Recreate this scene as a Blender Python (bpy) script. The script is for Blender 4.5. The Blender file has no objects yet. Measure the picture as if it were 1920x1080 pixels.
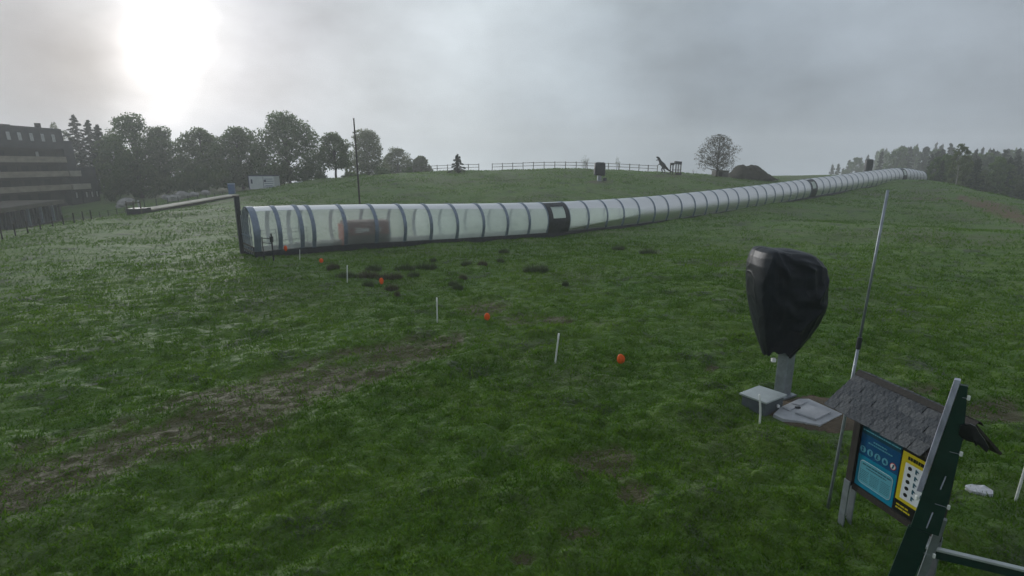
import bpy, math, random
import numpy as np
from mathutils import Vector, Matrix, Euler

# ------------------------------------------------------------------ camera
S = bpy.context.scene
COL = S.collection
PIT = math.radians(13.1)
SP, CP = math.sin(PIT), math.cos(PIT)
F = 1000.0                       # focal length in photo pixels (1920 wide)
CAM = Vector((0, 0, 5.0))
cam_d = bpy.data.cameras.new('camera')
cam_d.sensor_width = 36.0
cam_d.lens = 36.0 * F / 1920.0
cam_d.clip_start = 0.1
cam_d.clip_end = 5000
cam_o = bpy.data.objects.new('camera', cam_d)
cam_o.location = CAM
cam_o.rotation_euler = (math.pi / 2 - PIT, 0, 0)
COL.objects.link(cam_o)
S.camera = cam_o

def P(px, py, d):
    u, v = (px - 960) / F, (540 - py) / F
    return Vector((u * d, d * (CP + SP * v), CAM.z + d * (-SP + CP * v)))

# ------------------------------------------------------------------ light
SUN_PX = (288, 95)
sd = (P(SUN_PX[0], SUN_PX[1], 1.0) - CAM).normalized()      # towards the sun
SUN_EL = math.asin(sd.z)
SUN_AZ = math.atan2(sd.x, sd.y)                              # from +Y towards +X
W = bpy.data.worlds.new('World')
S.world = W
W.use_nodes = True
wn, wl = W.node_tree.nodes, W.node_tree.links
wn.clear()

def nd(nodes, t, **kw):
    n = nodes.new(t)
    for k, v in kw.items():
        setattr(n, k, v)
    return n

tc = nd(wn, 'ShaderNodeTexCoord')
sky = nd(wn, 'ShaderNodeTexSky', sky_type='NISHITA', sun_disc=False)
sky.sun_elevation = SUN_EL
sky.sun_rotation = SUN_AZ
sky.dust_density = 6.0
sky.air_density = 1.0
nis = nd(wn, 'ShaderNodeVectorMath', operation='SCALE')
nis.inputs['Scale'].default_value = 0.06
wl.new(sky.outputs[0], nis.inputs[0])
# cloud deck: brightness falls with the angle from the veiled sun, broken up by soft cloud noise
nz = nd(wn, 'ShaderNodeTexNoise')
nz.inputs['Scale'].default_value = 2.2
nz.inputs['Detail'].default_value = 4
nz.inputs['Roughness'].default_value = 0.5
nz.inputs['Distortion'].default_value = 0.3
mp = nd(wn, 'ShaderNodeMapping')
mp.inputs['Location'].default_value = (0.35, 1.3, 0.2)
mp.inputs['Scale'].default_value = (1, 1, 1.7)
wl.new(tc.outputs['Generated'], mp.inputs[0])
wl.new(mp.outputs[0], nz.inputs['Vector'])
dt = nd(wn, 'ShaderNodeVectorMath', operation='SUBTRACT')
dt.inputs[1].default_value = sd
wl.new(tc.outputs['Generated'], dt.inputs[0])
dts = nd(wn, 'ShaderNodeVectorMath', operation='MULTIPLY')
dts.inputs[1].default_value = (1.2, 1.2, 0.62)
wl.new(dt.outputs[0], dts.inputs[0])
ac = nd(wn, 'ShaderNodeVectorMath', operation='LENGTH')
wl.new(dts.outputs[0], ac.inputs[0])
nm = nd(wn, 'ShaderNodeMath', operation='MULTIPLY_ADD')      # noise -> angle wobble
nm.inputs[1].default_value = 0.26
nm.inputs[2].default_value = -0.13
wl.new(nz.outputs['Fac'], nm.inputs[0])
aa = nd(wn, 'ShaderNodeMath', operation='ADD')
wl.new(ac.outputs['Value'], aa.inputs[0])
wl.new(nm.outputs[0], aa.inputs[1])
mr = nd(wn, 'ShaderNodeMapRange')
mr.inputs['From Min'].default_value = 0.0
mr.inputs['From Max'].default_value = 1.6
wl.new(aa.outputs[0], mr.inputs['Value'])
cr = nd(wn, 'ShaderNodeValToRGB')
el = cr.color_ramp.elements
SKY_RAMP = [(0.0, (1.9, 1.9, 1.92)), (0.02, (1.5, 1.5, 1.53)), (0.042, (0.98, 1.0, 1.05)), (0.062, (0.72, 0.75, 0.80)), (0.095, (0.565, 0.595, 0.65)), (0.16, (0.515, 0.55, 0.60)),
            (0.24, (0.51, 0.555, 0.595)), (0.36, (0.465, 0.515, 0.55)), (0.50, (0.345, 0.395, 0.435)),
            (0.64, (0.27, 0.315, 0.36)), (1.0, (0.265, 0.30, 0.34))]
while len(el) < len(SKY_RAMP):
    el.new(0.5)
for e, (p_, c_) in zip(el, SKY_RAMP):
    e.position = p_
    e.color = (*c_, 1)
wl.new(mr.outputs[0], cr.inputs[0])
nz2 = nd(wn, 'ShaderNodeTexNoise')
nz2.inputs['Scale'].default_value = 2.6
nz2.inputs['Detail'].default_value = 5
nz2.inputs['Roughness'].default_value = 0.55
wl.new(mp.outputs[0], nz2.inputs['Vector'])
n2 = nd(wn, 'ShaderNodeMapRange')
n2.inputs['From Min'].default_value = 0.3
n2.inputs['From Max'].default_value = 0.7
n2.inputs['To Min'].default_value = 0.72
n2.inputs['To Max'].default_value = 1.22
wl.new(nz2.outputs['Fac'], n2.inputs['Value'])
cm = nd(wn, 'ShaderNodeVectorMath', operation='SCALE')
wl.new(cr.outputs[0], cm.inputs[0])
wl.new(n2.outputs[0], cm.inputs['Scale'])
# a darker cloud bank drifting beside the sun
cbd = (P(10, 110, 1.0) - CAM).normalized()
cb1 = nd(wn, 'ShaderNodeVectorMath', operation='SUBTRACT'); cb1.inputs[1].default_value = cbd
wl.new(tc.outputs['Generated'], cb1.inputs[0])
cb2 = nd(wn, 'ShaderNodeVectorMath', operation='LENGTH'); wl.new(cb1.outputs[0], cb2.inputs[0])
cb3 = nd(wn, 'ShaderNodeMath', operation='ADD'); wl.new(cb2.outputs['Value'], cb3.inputs[0]); wl.new(nm.outputs[0], cb3.inputs[1])
cb4 = nd(wn, 'ShaderNodeMapRange', interpolation_type='SMOOTHSTEP')
cb4.inputs['From Min'].default_value = 0.05; cb4.inputs['From Max'].default_value = 0.30
cb4.inputs['To Min'].default_value = 0.66; cb4.inputs['To Max'].default_value = 1.0
wl.new(cb3.outputs[0], cb4.inputs['Value'])
cm2 = nd(wn, 'ShaderNodeVectorMath', operation='SCALE')
wl.new(cm.outputs[0], cm2.inputs[0]); wl.new(cb4.outputs[0], cm2.inputs['Scale'])
mx = nd(wn, 'ShaderNodeMix', data_type='RGBA')
mx.inputs[0].default_value = 0.975
wl.new(nis.outputs[0], mx.inputs[6])
wl.new(cm2.outputs[0], mx.inputs[7])
bg = nd(wn, 'ShaderNodeBackground')
bg.inputs['Strength'].default_value = 1.18
wl.new(mx.outputs[2], bg.inputs[0])
wo = nd(wn, 'ShaderNodeOutputWorld')
wl.new(bg.outputs[0], wo.inputs[0])

sun_d = bpy.data.lights.new('sun', 'SUN')
sun_d.energy = 1.5
sun_d.angle = math.radians(10)
sun_d.color = (1.0, 0.985, 0.965)
sun_o = bpy.data.objects.new('sun', sun_d)
sun_o.rotation_euler = (-sd).to_track_quat('-Z', 'Y').to_euler()
sun_o.location = (-60, 90, 60)
COL.objects.link(sun_o)

S.view_settings.view_transform = 'Standard'
S.view_settings.look = 'None'
S.view_settings.exposure = 0.2
S.view_settings.gamma = 1.0
S.view_settings.use_curve_mapping = False
S.render.engine = 'CYCLES'
cy = S.cycles
cy.use_denoising = True
try:
    cy.denoising_prefilter = 'FAST'
except Exception:
    pass
try:
    cy.denoiser = 'OPENIMAGEDENOISE'
except Exception:
    pass
cy.max_bounces = 8
cy.transparent_max_bounces = 24
cy.volume_bounces = 2
cy.use_adaptive_sampling = True
cy.adaptive_threshold = 0.02
HAZE_DENSITY = 0.0013

# ------------------------------------------------------------------ helpers
R = math.radians
rnd = random.Random(7)

def tag(o, label=None, cat=None, group=None, kind=None):
    if label: o['label'] = label
    if cat: o['category'] = cat
    if group: o['group'] = group
    if kind: o['kind'] = kind
    return o

def empty(name, loc=(0, 0, 0), rz=0.0):
    o = bpy.data.objects.new(name, None)
    o.empty_display_size = 0.2
    o.location = loc
    o.rotation_euler = (0, 0, rz)
    COL.objects.link(o)
    return o

def link(name, me, mat=None, parent=None):
    o = bpy.data.objects.new(name, me)
    if mat is not None and not me.materials:
        me.materials.append(mat)
    COL.objects.link(o)
    if parent is not None:
        o.parent = parent
    return o

def copy_tree(o, parent=None):
    c = o.copy()
    COL.objects.link(c)
    c.parent = parent
    for ch in list(o.children):
        copy_tree(ch, c)
    return c

class MB:
    def __init__(self):
        self.v, self.f = [], []
    def add(self, vs, fs):
        b = len(self.v)
        self.v += [tuple(x) for x in vs]
        self.f += [tuple(i + b for i in f) for f in fs]
        return self
    def box(self, c, s, M=None):
        hx, hy, hz = s[0] / 2, s[1] / 2, s[2] / 2
        vs = [Vector((x, y, z)) for x in (-hx, hx) for y in (-hy, hy) for z in (-hz, hz)]
        if M is not None:
            vs = [M @ q for q in vs]
        c = Vector(c)
        vs = [q + c for q in vs]
        return self.add(vs, [(0, 1, 3, 2), (4, 6, 7, 5), (0, 4, 5, 1), (2, 3, 7, 6), (0, 2, 6, 4), (1, 5, 7, 3)])
    def hexa(self, a, b):
        """two quads (4 points each, same order) joined into a closed block"""
        return self.add(list(a) + list(b), [(3, 2, 1, 0), (4, 5, 6, 7), (0, 1, 5, 4), (1, 2, 6, 5), (2, 3, 7, 6), (3, 0, 4, 7)])
    def tube(self, pts, rads, n=8, cap=True):
        pts = [Vector(p) for p in pts]
        if not hasattr(rads, '__len__'):
            rads = [rads] * len(pts)
        rings = []
        prev = None
        for i, p in enumerate(pts):
            t = (pts[min(i + 1, len(pts) - 1)] - pts[max(i - 1, 0)]).normalized()
            if prev is None:
                a = t.orthogonal().normalized()
            else:
                a = (prev - t * prev.dot(t))
                a = a.normalized() if a.length > 1e-6 else t.orthogonal().normalized()
            prev = a
            b = t.cross(a)
            rings.append([p + (a * math.cos(2 * math.pi * k / n) + b * math.sin(2 * math.pi * k / n)) * rads[i] for k in range(n)])
        vs = [q for r_ in rings for q in r_]
        fs = []
        for i in range(len(pts) - 1):
            for k in range(n):
                fs.append((i * n + k, i * n + (k + 1) % n, (i + 1) * n + (k + 1) % n, (i + 1) * n + k))
        if cap:
            fs.append(tuple(range(n - 1, -1, -1)))
            fs.append(tuple((len(pts) - 1) * n + k for k in range(n)))
        return self.add(vs, fs)
    def mesh(self, name):
        me = bpy.data.meshes.new(name)
        me.from_pydata(self.v, [], self.f)
        me.update()
        return me
    def build(self, name, mat, parent=None, smooth=False, bevel=0.0):
        me = self.mesh(name)
        if smooth:
            me.polygons.foreach_set('use_smooth', [True] * len(me.polygons))
        o = link(name, me, mat, parent)
        if bevel:
            m = o.modifiers.new('bevel', 'BEVEL')
            m.width = bevel
            m.segments = 2
            m.limit_method = 'ANGLE'
        return o

def mat(name, col, rough=0.7, metal=0.0, spec=0.4, var=0.0, scale=8.0, col2=None, bump=0.0, bscale=None, coord='Object', streak=None):
    m = bpy.data.materials.new(name)
    m.use_nodes = True
    n, l = m.node_tree.nodes, m.node_tree.links
    b = n['Principled BSDF']
    b.inputs['Roughness'].default_value = rough
    b.inputs['Metallic'].default_value = metal
    b.inputs['Specular IOR Level'].default_value = spec
    b.inputs['Base Color'].default_value = (*col, 1)
    t = nd(n, 'ShaderNodeTexCoord')
    vec = t.outputs[coord]
    if streak:
        q = nd(n, 'ShaderNodeMapping')
        q.inputs['Scale'].default_value = streak
        l.new(vec, q.inputs[0])
        vec = q.outputs[0]
    if var or col2:
        nn = nd(n, 'ShaderNodeTexNoise')
        nn.inputs['Scale'].default_value = scale
        nn.inputs['Detail'].default_value = 6
        nn.inputs['Roughness'].default_value = 0.6
        l.new(vec, nn.inputs['Vector'])
        k = nd(n, 'ShaderNodeMapRange')
        k.inputs['From Min'].default_value = 0.3
        k.inputs['From Max'].default_value = 0.7
        l.new(nn.outputs['Fac'], k.inputs['Value'])
        x = nd(n, 'ShaderNodeMix', data_type='RGBA')
        c2 = col2 if col2 else tuple(c * (1 - var) for c in col)
        c1 = col if col2 else tuple(min(1, c * (1 + var)) for c in col)
        x.inputs[6].default_value = (*c1, 1)
        x.inputs[7].default_value = (*c2, 1)
        l.new(k.outputs[0], x.inputs[0])
        l.new(x.outputs[2], b.inputs['Base Color'])
    if bump:
        nn = nd(n, 'ShaderNodeTexNoise')
        nn.inputs['Scale'].default_value = bscale or scale * 3
        nn.inputs['Detail'].default_value = 5
        l.new(vec, nn.inputs['Vector'])
        bu = nd(n, 'ShaderNodeBump')
        bu.inputs['Strength'].default_value = bump
        bu.inputs['Distance'].default_value = 0.05
        l.new(nn.outputs['Fac'], bu.inputs['Height'])
        l.new(bu.outputs[0], b.inputs['Normal'])
    return m

def leaf_mat(name, c1, c2, trans=0.35, rough=0.55, spec=0.35, sheen=0.0):
    m = bpy.data.materials.new(name)
    m.use_nodes = True
    n, l = m.node_tree.nodes, m.node_tree.links
    n.clear()
    at = nd(n, 'ShaderNodeAttribute', attribute_name='tint')
    x = nd(n, 'ShaderNodeMix', data_type='RGBA')
    x.inputs[6].default_value = (*c1, 1)
    x.inputs[7].default_value = (*c2, 1)
    l.new(at.outputs['Fac'], x.inputs[0])
    d = nd(n, 'ShaderNodeBsdfPrincipled')
    d.inputs['Roughness'].default_value = rough
    d.inputs['Specular IOR Level'].default_value = spec
    d.inputs['Sheen Weight'].default_value = sheen
    d.inputs['Sheen Roughness'].default_value = 0.4
    d.inputs['Sheen Tint'].default_value = (0.9, 0.97, 1.0, 1)
    l.new(x.outputs[2], d.inputs['Base Color'])
    tr = nd(n, 'ShaderNodeBsdfTranslucent')
    l.new(x.outputs[2], tr.inputs[0])
    ms = nd(n, 'ShaderNodeMixShader')
    ms.inputs[0].default_value = trans
    l.new(d.outputs[0], ms.inputs[1])
    l.new(tr.outputs[0], ms.inputs[2])
    o = nd(n, 'ShaderNodeOutputMaterial')
    l.new(ms.outputs[0], o.inputs[0])
    return m

M = {}
M['steel'] = mat('galvanised_steel', (0.30, 0.33, 0.36), 0.45, 0.6, var=0.25, scale=5)
M['hoop'] = mat('painted_hoop_steel', (0.20, 0.245, 0.31), 0.42, 0.35, var=0.2, scale=3)
M['dark_steel'] = mat('dark_steel', (0.045, 0.05, 0.056), 0.5, 0.3, var=0.3, scale=4)
M['black_plastic'] = mat('black_plastic', (0.014, 0.015, 0.018), 0.38, var=0.3, scale=4)
M['wood_dark'] = mat('stained_wood', (0.028, 0.024, 0.02), 0.7, var=0.4, scale=6, streak=(8, 8, 1))
M['wood_grey'] = mat('weathered_wood', (0.13, 0.115, 0.095), 0.85, var=0.35, scale=5, bump=0.3)
M['white_plastic'] = mat('white_plastic_stake', (0.72, 0.74, 0.70), 0.5, var=0.12, scale=9)
M['orange'] = mat('orange_plastic', (1.0, 0.13, 0.012), 0.5, var=0.12, scale=12)
M['concrete'] = mat('concrete', (0.26, 0.25, 0.235), 0.9, var=0.25, scale=2.5, bump=0.2)

# ------------------------------------------------------------------ terrain shape
def tk(x):                        # hoop index along the tunnel from its photo column
    return (x - 649.0) / (92.2 - 0.04159 * x)
def tx(k):
    return (649.0 + 92.2 * k) / (1 + 0.04159 * k)
TD0 = 33.0
def tdepth(k):
    return TD0 * (1 + 0.04159 * k)
BASE_PX = [(440, 480), (468, 478), (565, 469), (649, 463), (760, 457), (858, 452), (952, 446), (1029, 441), (1104, 434),
           (1170, 427), (1228, 420), (1303, 409), (1365, 399), (1420, 390), (1467, 382), (1519, 372), (1582, 361),
           (1640, 350), (1694, 341), (1720, 342), (1735, 346), (1760, 352)]
bx_, by_ = np.array(BASE_PX, float).T

def tpoint(k):
    x = tx(k)
    return P(x, float(np.interp(x, bx_, by_)), tdepth(k))

ctrl = []
def cp_(px, py, d): ctrl.append(tuple(P(px, py, d)))
def cw(x, y, z): ctrl.append((x, y, z))
for q in [(-30, 0, -.2), (-12, 0, 0), (0, 0, 0), (12, 0, .05), (30, 0, .1), (-9, 8, -.03), (0, 8, 0), (5, 7, 0), (9, 8, .02), (16, 9, .1),
          (-14, 16, -.1), (-4, 15, 0), (6, 12.5, 0), (14, 14, .08), (24, 18, .25), (-24, 20, -.4), (-10, 24, -.1), (2, 25, 0),
          (14, 26, .1), (28, 30, .3), (44, 38, .4), (-30, 30, -.7), (-20, 40, -.6), (0, -40, -1), (-60, -30, -2), (60, -30, 0),
          (32, 44, .15), (60, 52, .3)]:
    cw(*q)
for x in (468, 649, 858, 1029, 1170, 1303, 1420, 1519, 1582, 1640, 1694):
    p_ = tpoint(tk(x))
    cw(p_.x, p_.y, p_.z)
# crest behind the tunnel
for q in [(620, 334, 98), (700, 329, 98), (790, 323, 98), (860, 320, 96), (905, 320, 95), (1000, 317, 93), (1060, 316, 93), (1125, 319, 92), (1180, 321, 92),
          (1240, 324, 94), (1340, 329, 95), (1440, 335, 98), (1520, 333, 104), (1620, 330, 112),
          (560, 343, 98), (493, 356, 99), (440, 363, 95)]:
    cp_(*q)
for px in (620, 760, 900, 1060, 1240, 1440):
    p_ = P(px, 340, 135); cw(p_.x, p_.y, 0.6)
    p_ = P(px, 340, 200); cw(p_.x, p_.y, -7)
# left edge of the field and the hollow by the building
for q in [(0, 452, 40), (100, 427, 48), (200, 407, 58), (260, 399, 63), (350, 384, 73), (445, 368, 88)]:
    cp_(*q)
for q in [(-62, 60, -4.0), (-68, 75, -4.2), (-60, 84, -3.2), (-73, 88, -4.0), (-85, 104, -2.7), (-78, 112, -2.5), (-64, 100, -1.4),
          (-100, 80, -4.5), (-100, 130, -2.5), (-52, 112, 0.2), (-62, 118, 0.0), (-85, 125, 0.0), (-45, 110, 0.6), (-60, 45, -2.6)]:
    cw(*q)
# knoll on the right and the fall behind it
for q in [(1742, 337, 94), (1790, 345, 88), (1850, 360, 78), (1920, 383, 66), (1920, 392, 80), (1850, 368, 92), (1850, 440, 46), (1880, 560, 22)]:
    cp_(*q)
for q in [(94, 122, -2.0), (100, 100, -3.5), (96, 82, -4), (85, 62, -2.5), (120, 125, -7), (110, 70, -7), (180, 150, -10), (90, 40, -2), (80, 10, -1), (150, 60, -10)]:
    cw(*q)
for a in range(0, 360, 20):
    r_ = 420
    cw(r_ * math.sin(R(a)), r_ * math.cos(R(a)), -11)
C = np.array(ctrl)
CC = 5.0
def _phi(x, y):
    x = np.asarray(x, float).ravel(); y = np.asarray(y, float).ravel()
    return np.sqrt((x[:, None] - C[None, :, 0]) ** 2 + (y[:, None] - C[None, :, 1]) ** 2 + CC * CC)
nC = len(C)
A = np.zeros((nC + 3, nC + 3))
A[:nC, :nC] = _phi(C[:, 0], C[:, 1]) - 0.6 * np.eye(nC)
A[:nC, nC] = 1; A[:nC, nC + 1] = C[:, 0]; A[:nC, nC + 2] = C[:, 1]
A[nC:, :nC] = A[:nC, nC:].T
sol = np.linalg.solve(A, np.concatenate([C[:, 2], np.zeros(3)]))
def gz_arr(x, y):
    out = np.empty(len(x))
    for i in range(0, len(x), 20000):
        s_ = slice(i, i + 20000)
        out[s_] = _phi(x[s_], y[s_]) @ sol[:nC] + sol[nC] + sol[nC + 1] * x[s_] + sol[nC + 2] * y[s_]
    r_ = np.hypot(x, y)
    far = np.clip((r_ - 290) / 140, 0, 1)
    return out * (1 - far) + (-26.0) * far
def gz(x, y):
    return float(gz_arr(np.array([x], float), np.array([y], float))[0])
def G(px, py, dmax=400):
    """where the sight line through a photo pixel meets the ground"""
    d = np.arange(4.0, dmax, 0.05)
    u, v = (px - 960) / F, (540 - py) / F
    X, Y, Z = u * d, d * (CP + SP * v), CAM.z + d * (-SP + CP * v)
    below = np.nonzero(Z < gz_arr(X, Y))[0]
    i = below[0] if len(below) else len(d) - 1
    return Vector((X[i], Y[i], gz(X[i], Y[i])))
def on(x, y, dz=0.0):
    return Vector((x, y, gz(x, y) + dz))
def depth_of(p):
    return p[1] * CP - (p[2] - CAM.z) * SP
def top_z(p, py):
    """height at which a vertical through p meets photo row py"""
    v = (540 - py) / F
    t = (CAM.z, p[1])
    # (z-cz)*CP + y*SP = v*(y*CP-(z-cz)*SP)
    return CAM.z + p[1] * (v * CP - SP) / (CP + v * SP)
def ppm(p):
    return F / depth_of(p)

def hash2(ix, iy, s):
    h = (ix.astype(np.int64) * 374761393 + iy.astype(np.int64) * 668265263 + s * 1442695041) & 0x7fffffff
    h = ((h ^ (h >> 13)) * 1274126177) & 0x7fffffff
    return ((h ^ (h >> 16)) & 0xffff) / 65535.0
def vnoise(x, y, s=0):
    ix, iy = np.floor(x), np.floor(y)
    fx, fy = x - ix, y - iy
    fx, fy = fx * fx * (3 - 2 * fx), fy * fy * (3 - 2 * fy)
    a = hash2(ix, iy, s); b = hash2(ix + 1, iy, s); c = hash2(ix, iy + 1, s); d = hash2(ix + 1, iy + 1, s)
    return (a * (1 - fx) + b * fx) * (1 - fy) + (c * (1 - fx) + d * fx) * fy

def project(x, y, z):
    d = y * CP - (z - CAM.z) * SP
    d = np.where(d < 0.5, 0.5, d)
    v = (y * SP + (z - CAM.z) * CP) / d
    return 960 + F * x / d, 540 - F * v

def poly_mask(px, py, pts, hw):
    best = np.full(px.shape, 1e9)
    for (a, b), (w0, w1) in zip(zip(pts[:-1], pts[1:]), zip(hw[:-1], hw[1:])):
        ax, ay = a; bx, by = b
        L2 = (bx - ax) ** 2 + (by - ay) ** 2
        t = np.clip(((px - ax) * (bx - ax) + (py - ay) * (by - ay)) / L2, 0, 1)
        dd = np.hypot(px - ax - t * (bx - ax), py - ay - t * (by - ay)) / (w0 + (w1 - w0) * t)
        best = np.minimum(best, dd)
    return np.clip(1.25 - best, 0, 1)

def dirt_fields(x, y, z):
    """bare soil and worn tracks: where they lie on the ground"""
    px, py = project(x, y, z)
    ok = (y > 3)
    m = np.zeros_like(x)
    m = np.maximum(m, 0.95 * poly_mask(px, py, [(-120, 965), (0, 932), (200, 868), (400, 795), (600, 725), (760, 672), (860, 640)], [48, 50, 54, 54, 46, 36, 20]))
    m = np.maximum(m, 0.75 * poly_mask(px, py, [(40, 848), (260, 785), (480, 722), (640, 672), (760, 645)], [18, 20, 17, 14, 8]))
    for (cx, cy, rx, ry, a) in [(1130, 866, 66, 36, 1.25), (1095, 898, 30, 20, .8), (1090, 1000, 46, 15, 1.2), (1185, 930, 40, 26, 1.1), (980, 1045, 34, 14, 1), (1060, 1050, 30, 10, .6),
                                (905, 578, 46, 17, 1.2), (1045, 602, 28, 10, 1.4), (985, 600, 60, 20, .35), (1335, 692, 20, 9, 1.3), (1865, 772, 66, 24, 1.15), (1735, 735, 60, 14, .6),
                                (1120, 340, 30, 5, .8), (1500, 768, 130, 40, .0), (1250, 330, 60, 4, .6), (1740, 372, 60, 14, .5), (700, 350, 60, 8, .35), (1230, 467, 40, 5, .6)]:
        dd = np.hypot((px - cx) / rx, (py - cy) / ry)
        m = np.maximum(m, a * np.clip(1.3 - dd, 0, 1))
    red = poly_mask(px, py, [(1800, 372), (1870, 392), (1960, 420)], [8, 14, 18])
    m = np.maximum(m, 0.9 * red)
    n = vnoise(x * 1.1, y * 1.1, 3) * 0.5 + vnoise(x * 3.1, y * 3.1, 4) * 0.3 + vnoise(x * 8, y * 8, 5) * 0.2
    m = np.clip(m * 1.55 - 0.26 + (n - 0.55) * 2.0 * (m > 0.02), 0, 0.85)
    m = np.where(ok, m, 0)
    return m, np.where(ok, red, 0)

PADC = G(1540, 777)
def tussock(x, y, s):
    ix, iy = np.floor(x), np.floor(y)
    best = np.zeros_like(x)
    for dx in (-1, 0, 1):
        for dy in (-1, 0, 1):
            cx, cy_ = ix + dx, iy + dy
            px_, py_ = cx + hash2(cx, cy_, s), cy_ + hash2(cx, cy_, s + 7)
            hh = hash2(cx, cy_, s + 13) ** 1.5
            d2 = ((x - px_) ** 2 + (y - py_) ** 2) / (.45 + .35 * hash2(cx, cy_, s + 19)) ** 2
            best = np.maximum(best, hh * np.clip(1 - d2, 0, 1) ** .7)
    return best - .25
def bumps(x, y, r_):
    h = np.zeros_like(x)
    sp = np.where(r_ < 30, np.maximum(r_ * 0.0036, 0.02), r_ * 0.0105)
    for wl_, a, s in [(1.7, .07, 14), (4.0, .12, 15), (11, .18, 16)]:
        f = np.clip((wl_ / sp - 1.5) / 2.5, 0, 1)
        h += a * f * (vnoise(x / wl_ + s, y / wl_ - s, s) - 0.5) * 2
    for wl_, a, s in [(0.20, .040, 51), (0.36, .070, 52), (0.75, .085, 53), (1.5, .10, 54)]:      # tussocks
        f = np.clip((wl_ / sp - 2.0) / 3.0, 0, 1)
        h += a * f * tussock(x / wl_, y / (wl_ * .8), s)
    h -= 0.05
    pc_ = PADC
    k_ = np.clip((np.hypot((x - pc_[0]) / 1.5, (y - pc_[1]) / 1.15) - 0.8) / 0.4, 0, 1)
    h = h * k_ - 0.02 * (1 - k_)
    return h * np.clip((r_ - 2) / 4, 0, 1)

# terrain sheet: rings of growing spacing
az = np.concatenate([np.linspace(-62, 62, 640), np.linspace(66, 294, 40)]) * math.pi / 180
rr = np.concatenate([np.linspace(2.5, 4.9, 12), 5.0 * np.exp(np.linspace(0, math.log(6), 500)), 30 * np.exp(np.linspace(0, math.log(14), 250))[1:], [424, 428]])
NR = len(rr)
RA, AZ = np.meshgrid(rr, az, indexing='ij')
tx_, ty_ = (RA * np.sin(AZ)).ravel(), (RA * np.cos(AZ)).ravel()
tz_ = gz_arr(tx_, ty_)
dirt, red = dirt_fields(tx_, ty_, tz_)
bm_ = bumps(tx_, ty_, RA.ravel())
tz_b = tz_ + bm_ * (1 - 0.45 * dirt) - 0.03 * dirt
nr, na = RA.shape
idx = np.arange(nr * na).reshape(nr, na)
q = np.stack([idx[:-1, :], np.roll(idx, -1, 1)[:-1, :], np.roll(idx, -1, 1)[1:, :], idx[1:, :]], -1).reshape(-1, 4)
verts = np.stack([tx_, ty_, tz_b], -1)
vc = np.vstack([verts, [[0, 0, gz(0, 0)]]])
tri0 = np.stack([np.full(na, nr * na), np.roll(idx[0], -1), idx[0]], -1)
me = bpy.data.meshes.new('ground')
me.vertices.add(len(vc)); me.vertices.foreach_set('co', vc.ravel())
loops = np.concatenate([q.ravel()[::1], tri0.ravel()])
starts = np.concatenate([np.arange(len(q)) * 4, len(q) * 4 + np.arange(len(tri0)) * 3])
me.loops.add(len(loops)); me.loops.foreach_set('vertex_index', loops)
me.polygons.add(len(starts)); me.polygons.foreach_set('loop_start', starts)
me.update(calc_edges=True)
me.validate()
for nm_, arr in (('dirt', dirt), ('red', red), ('bumph', np.clip(bm_ * 5 + 0.5, 0, 1))):
    a_ = me.attributes.new(nm_, 'FLOAT', 'POINT')
    a_.data.foreach_set('value', np.append(arr, 0).astype(np.float32))
me.polygons.foreach_set('use_smooth', [True] * len(me.polygons))
if me.polygons[1000].normal.z < 0:
    me.flip_normals()

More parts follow.
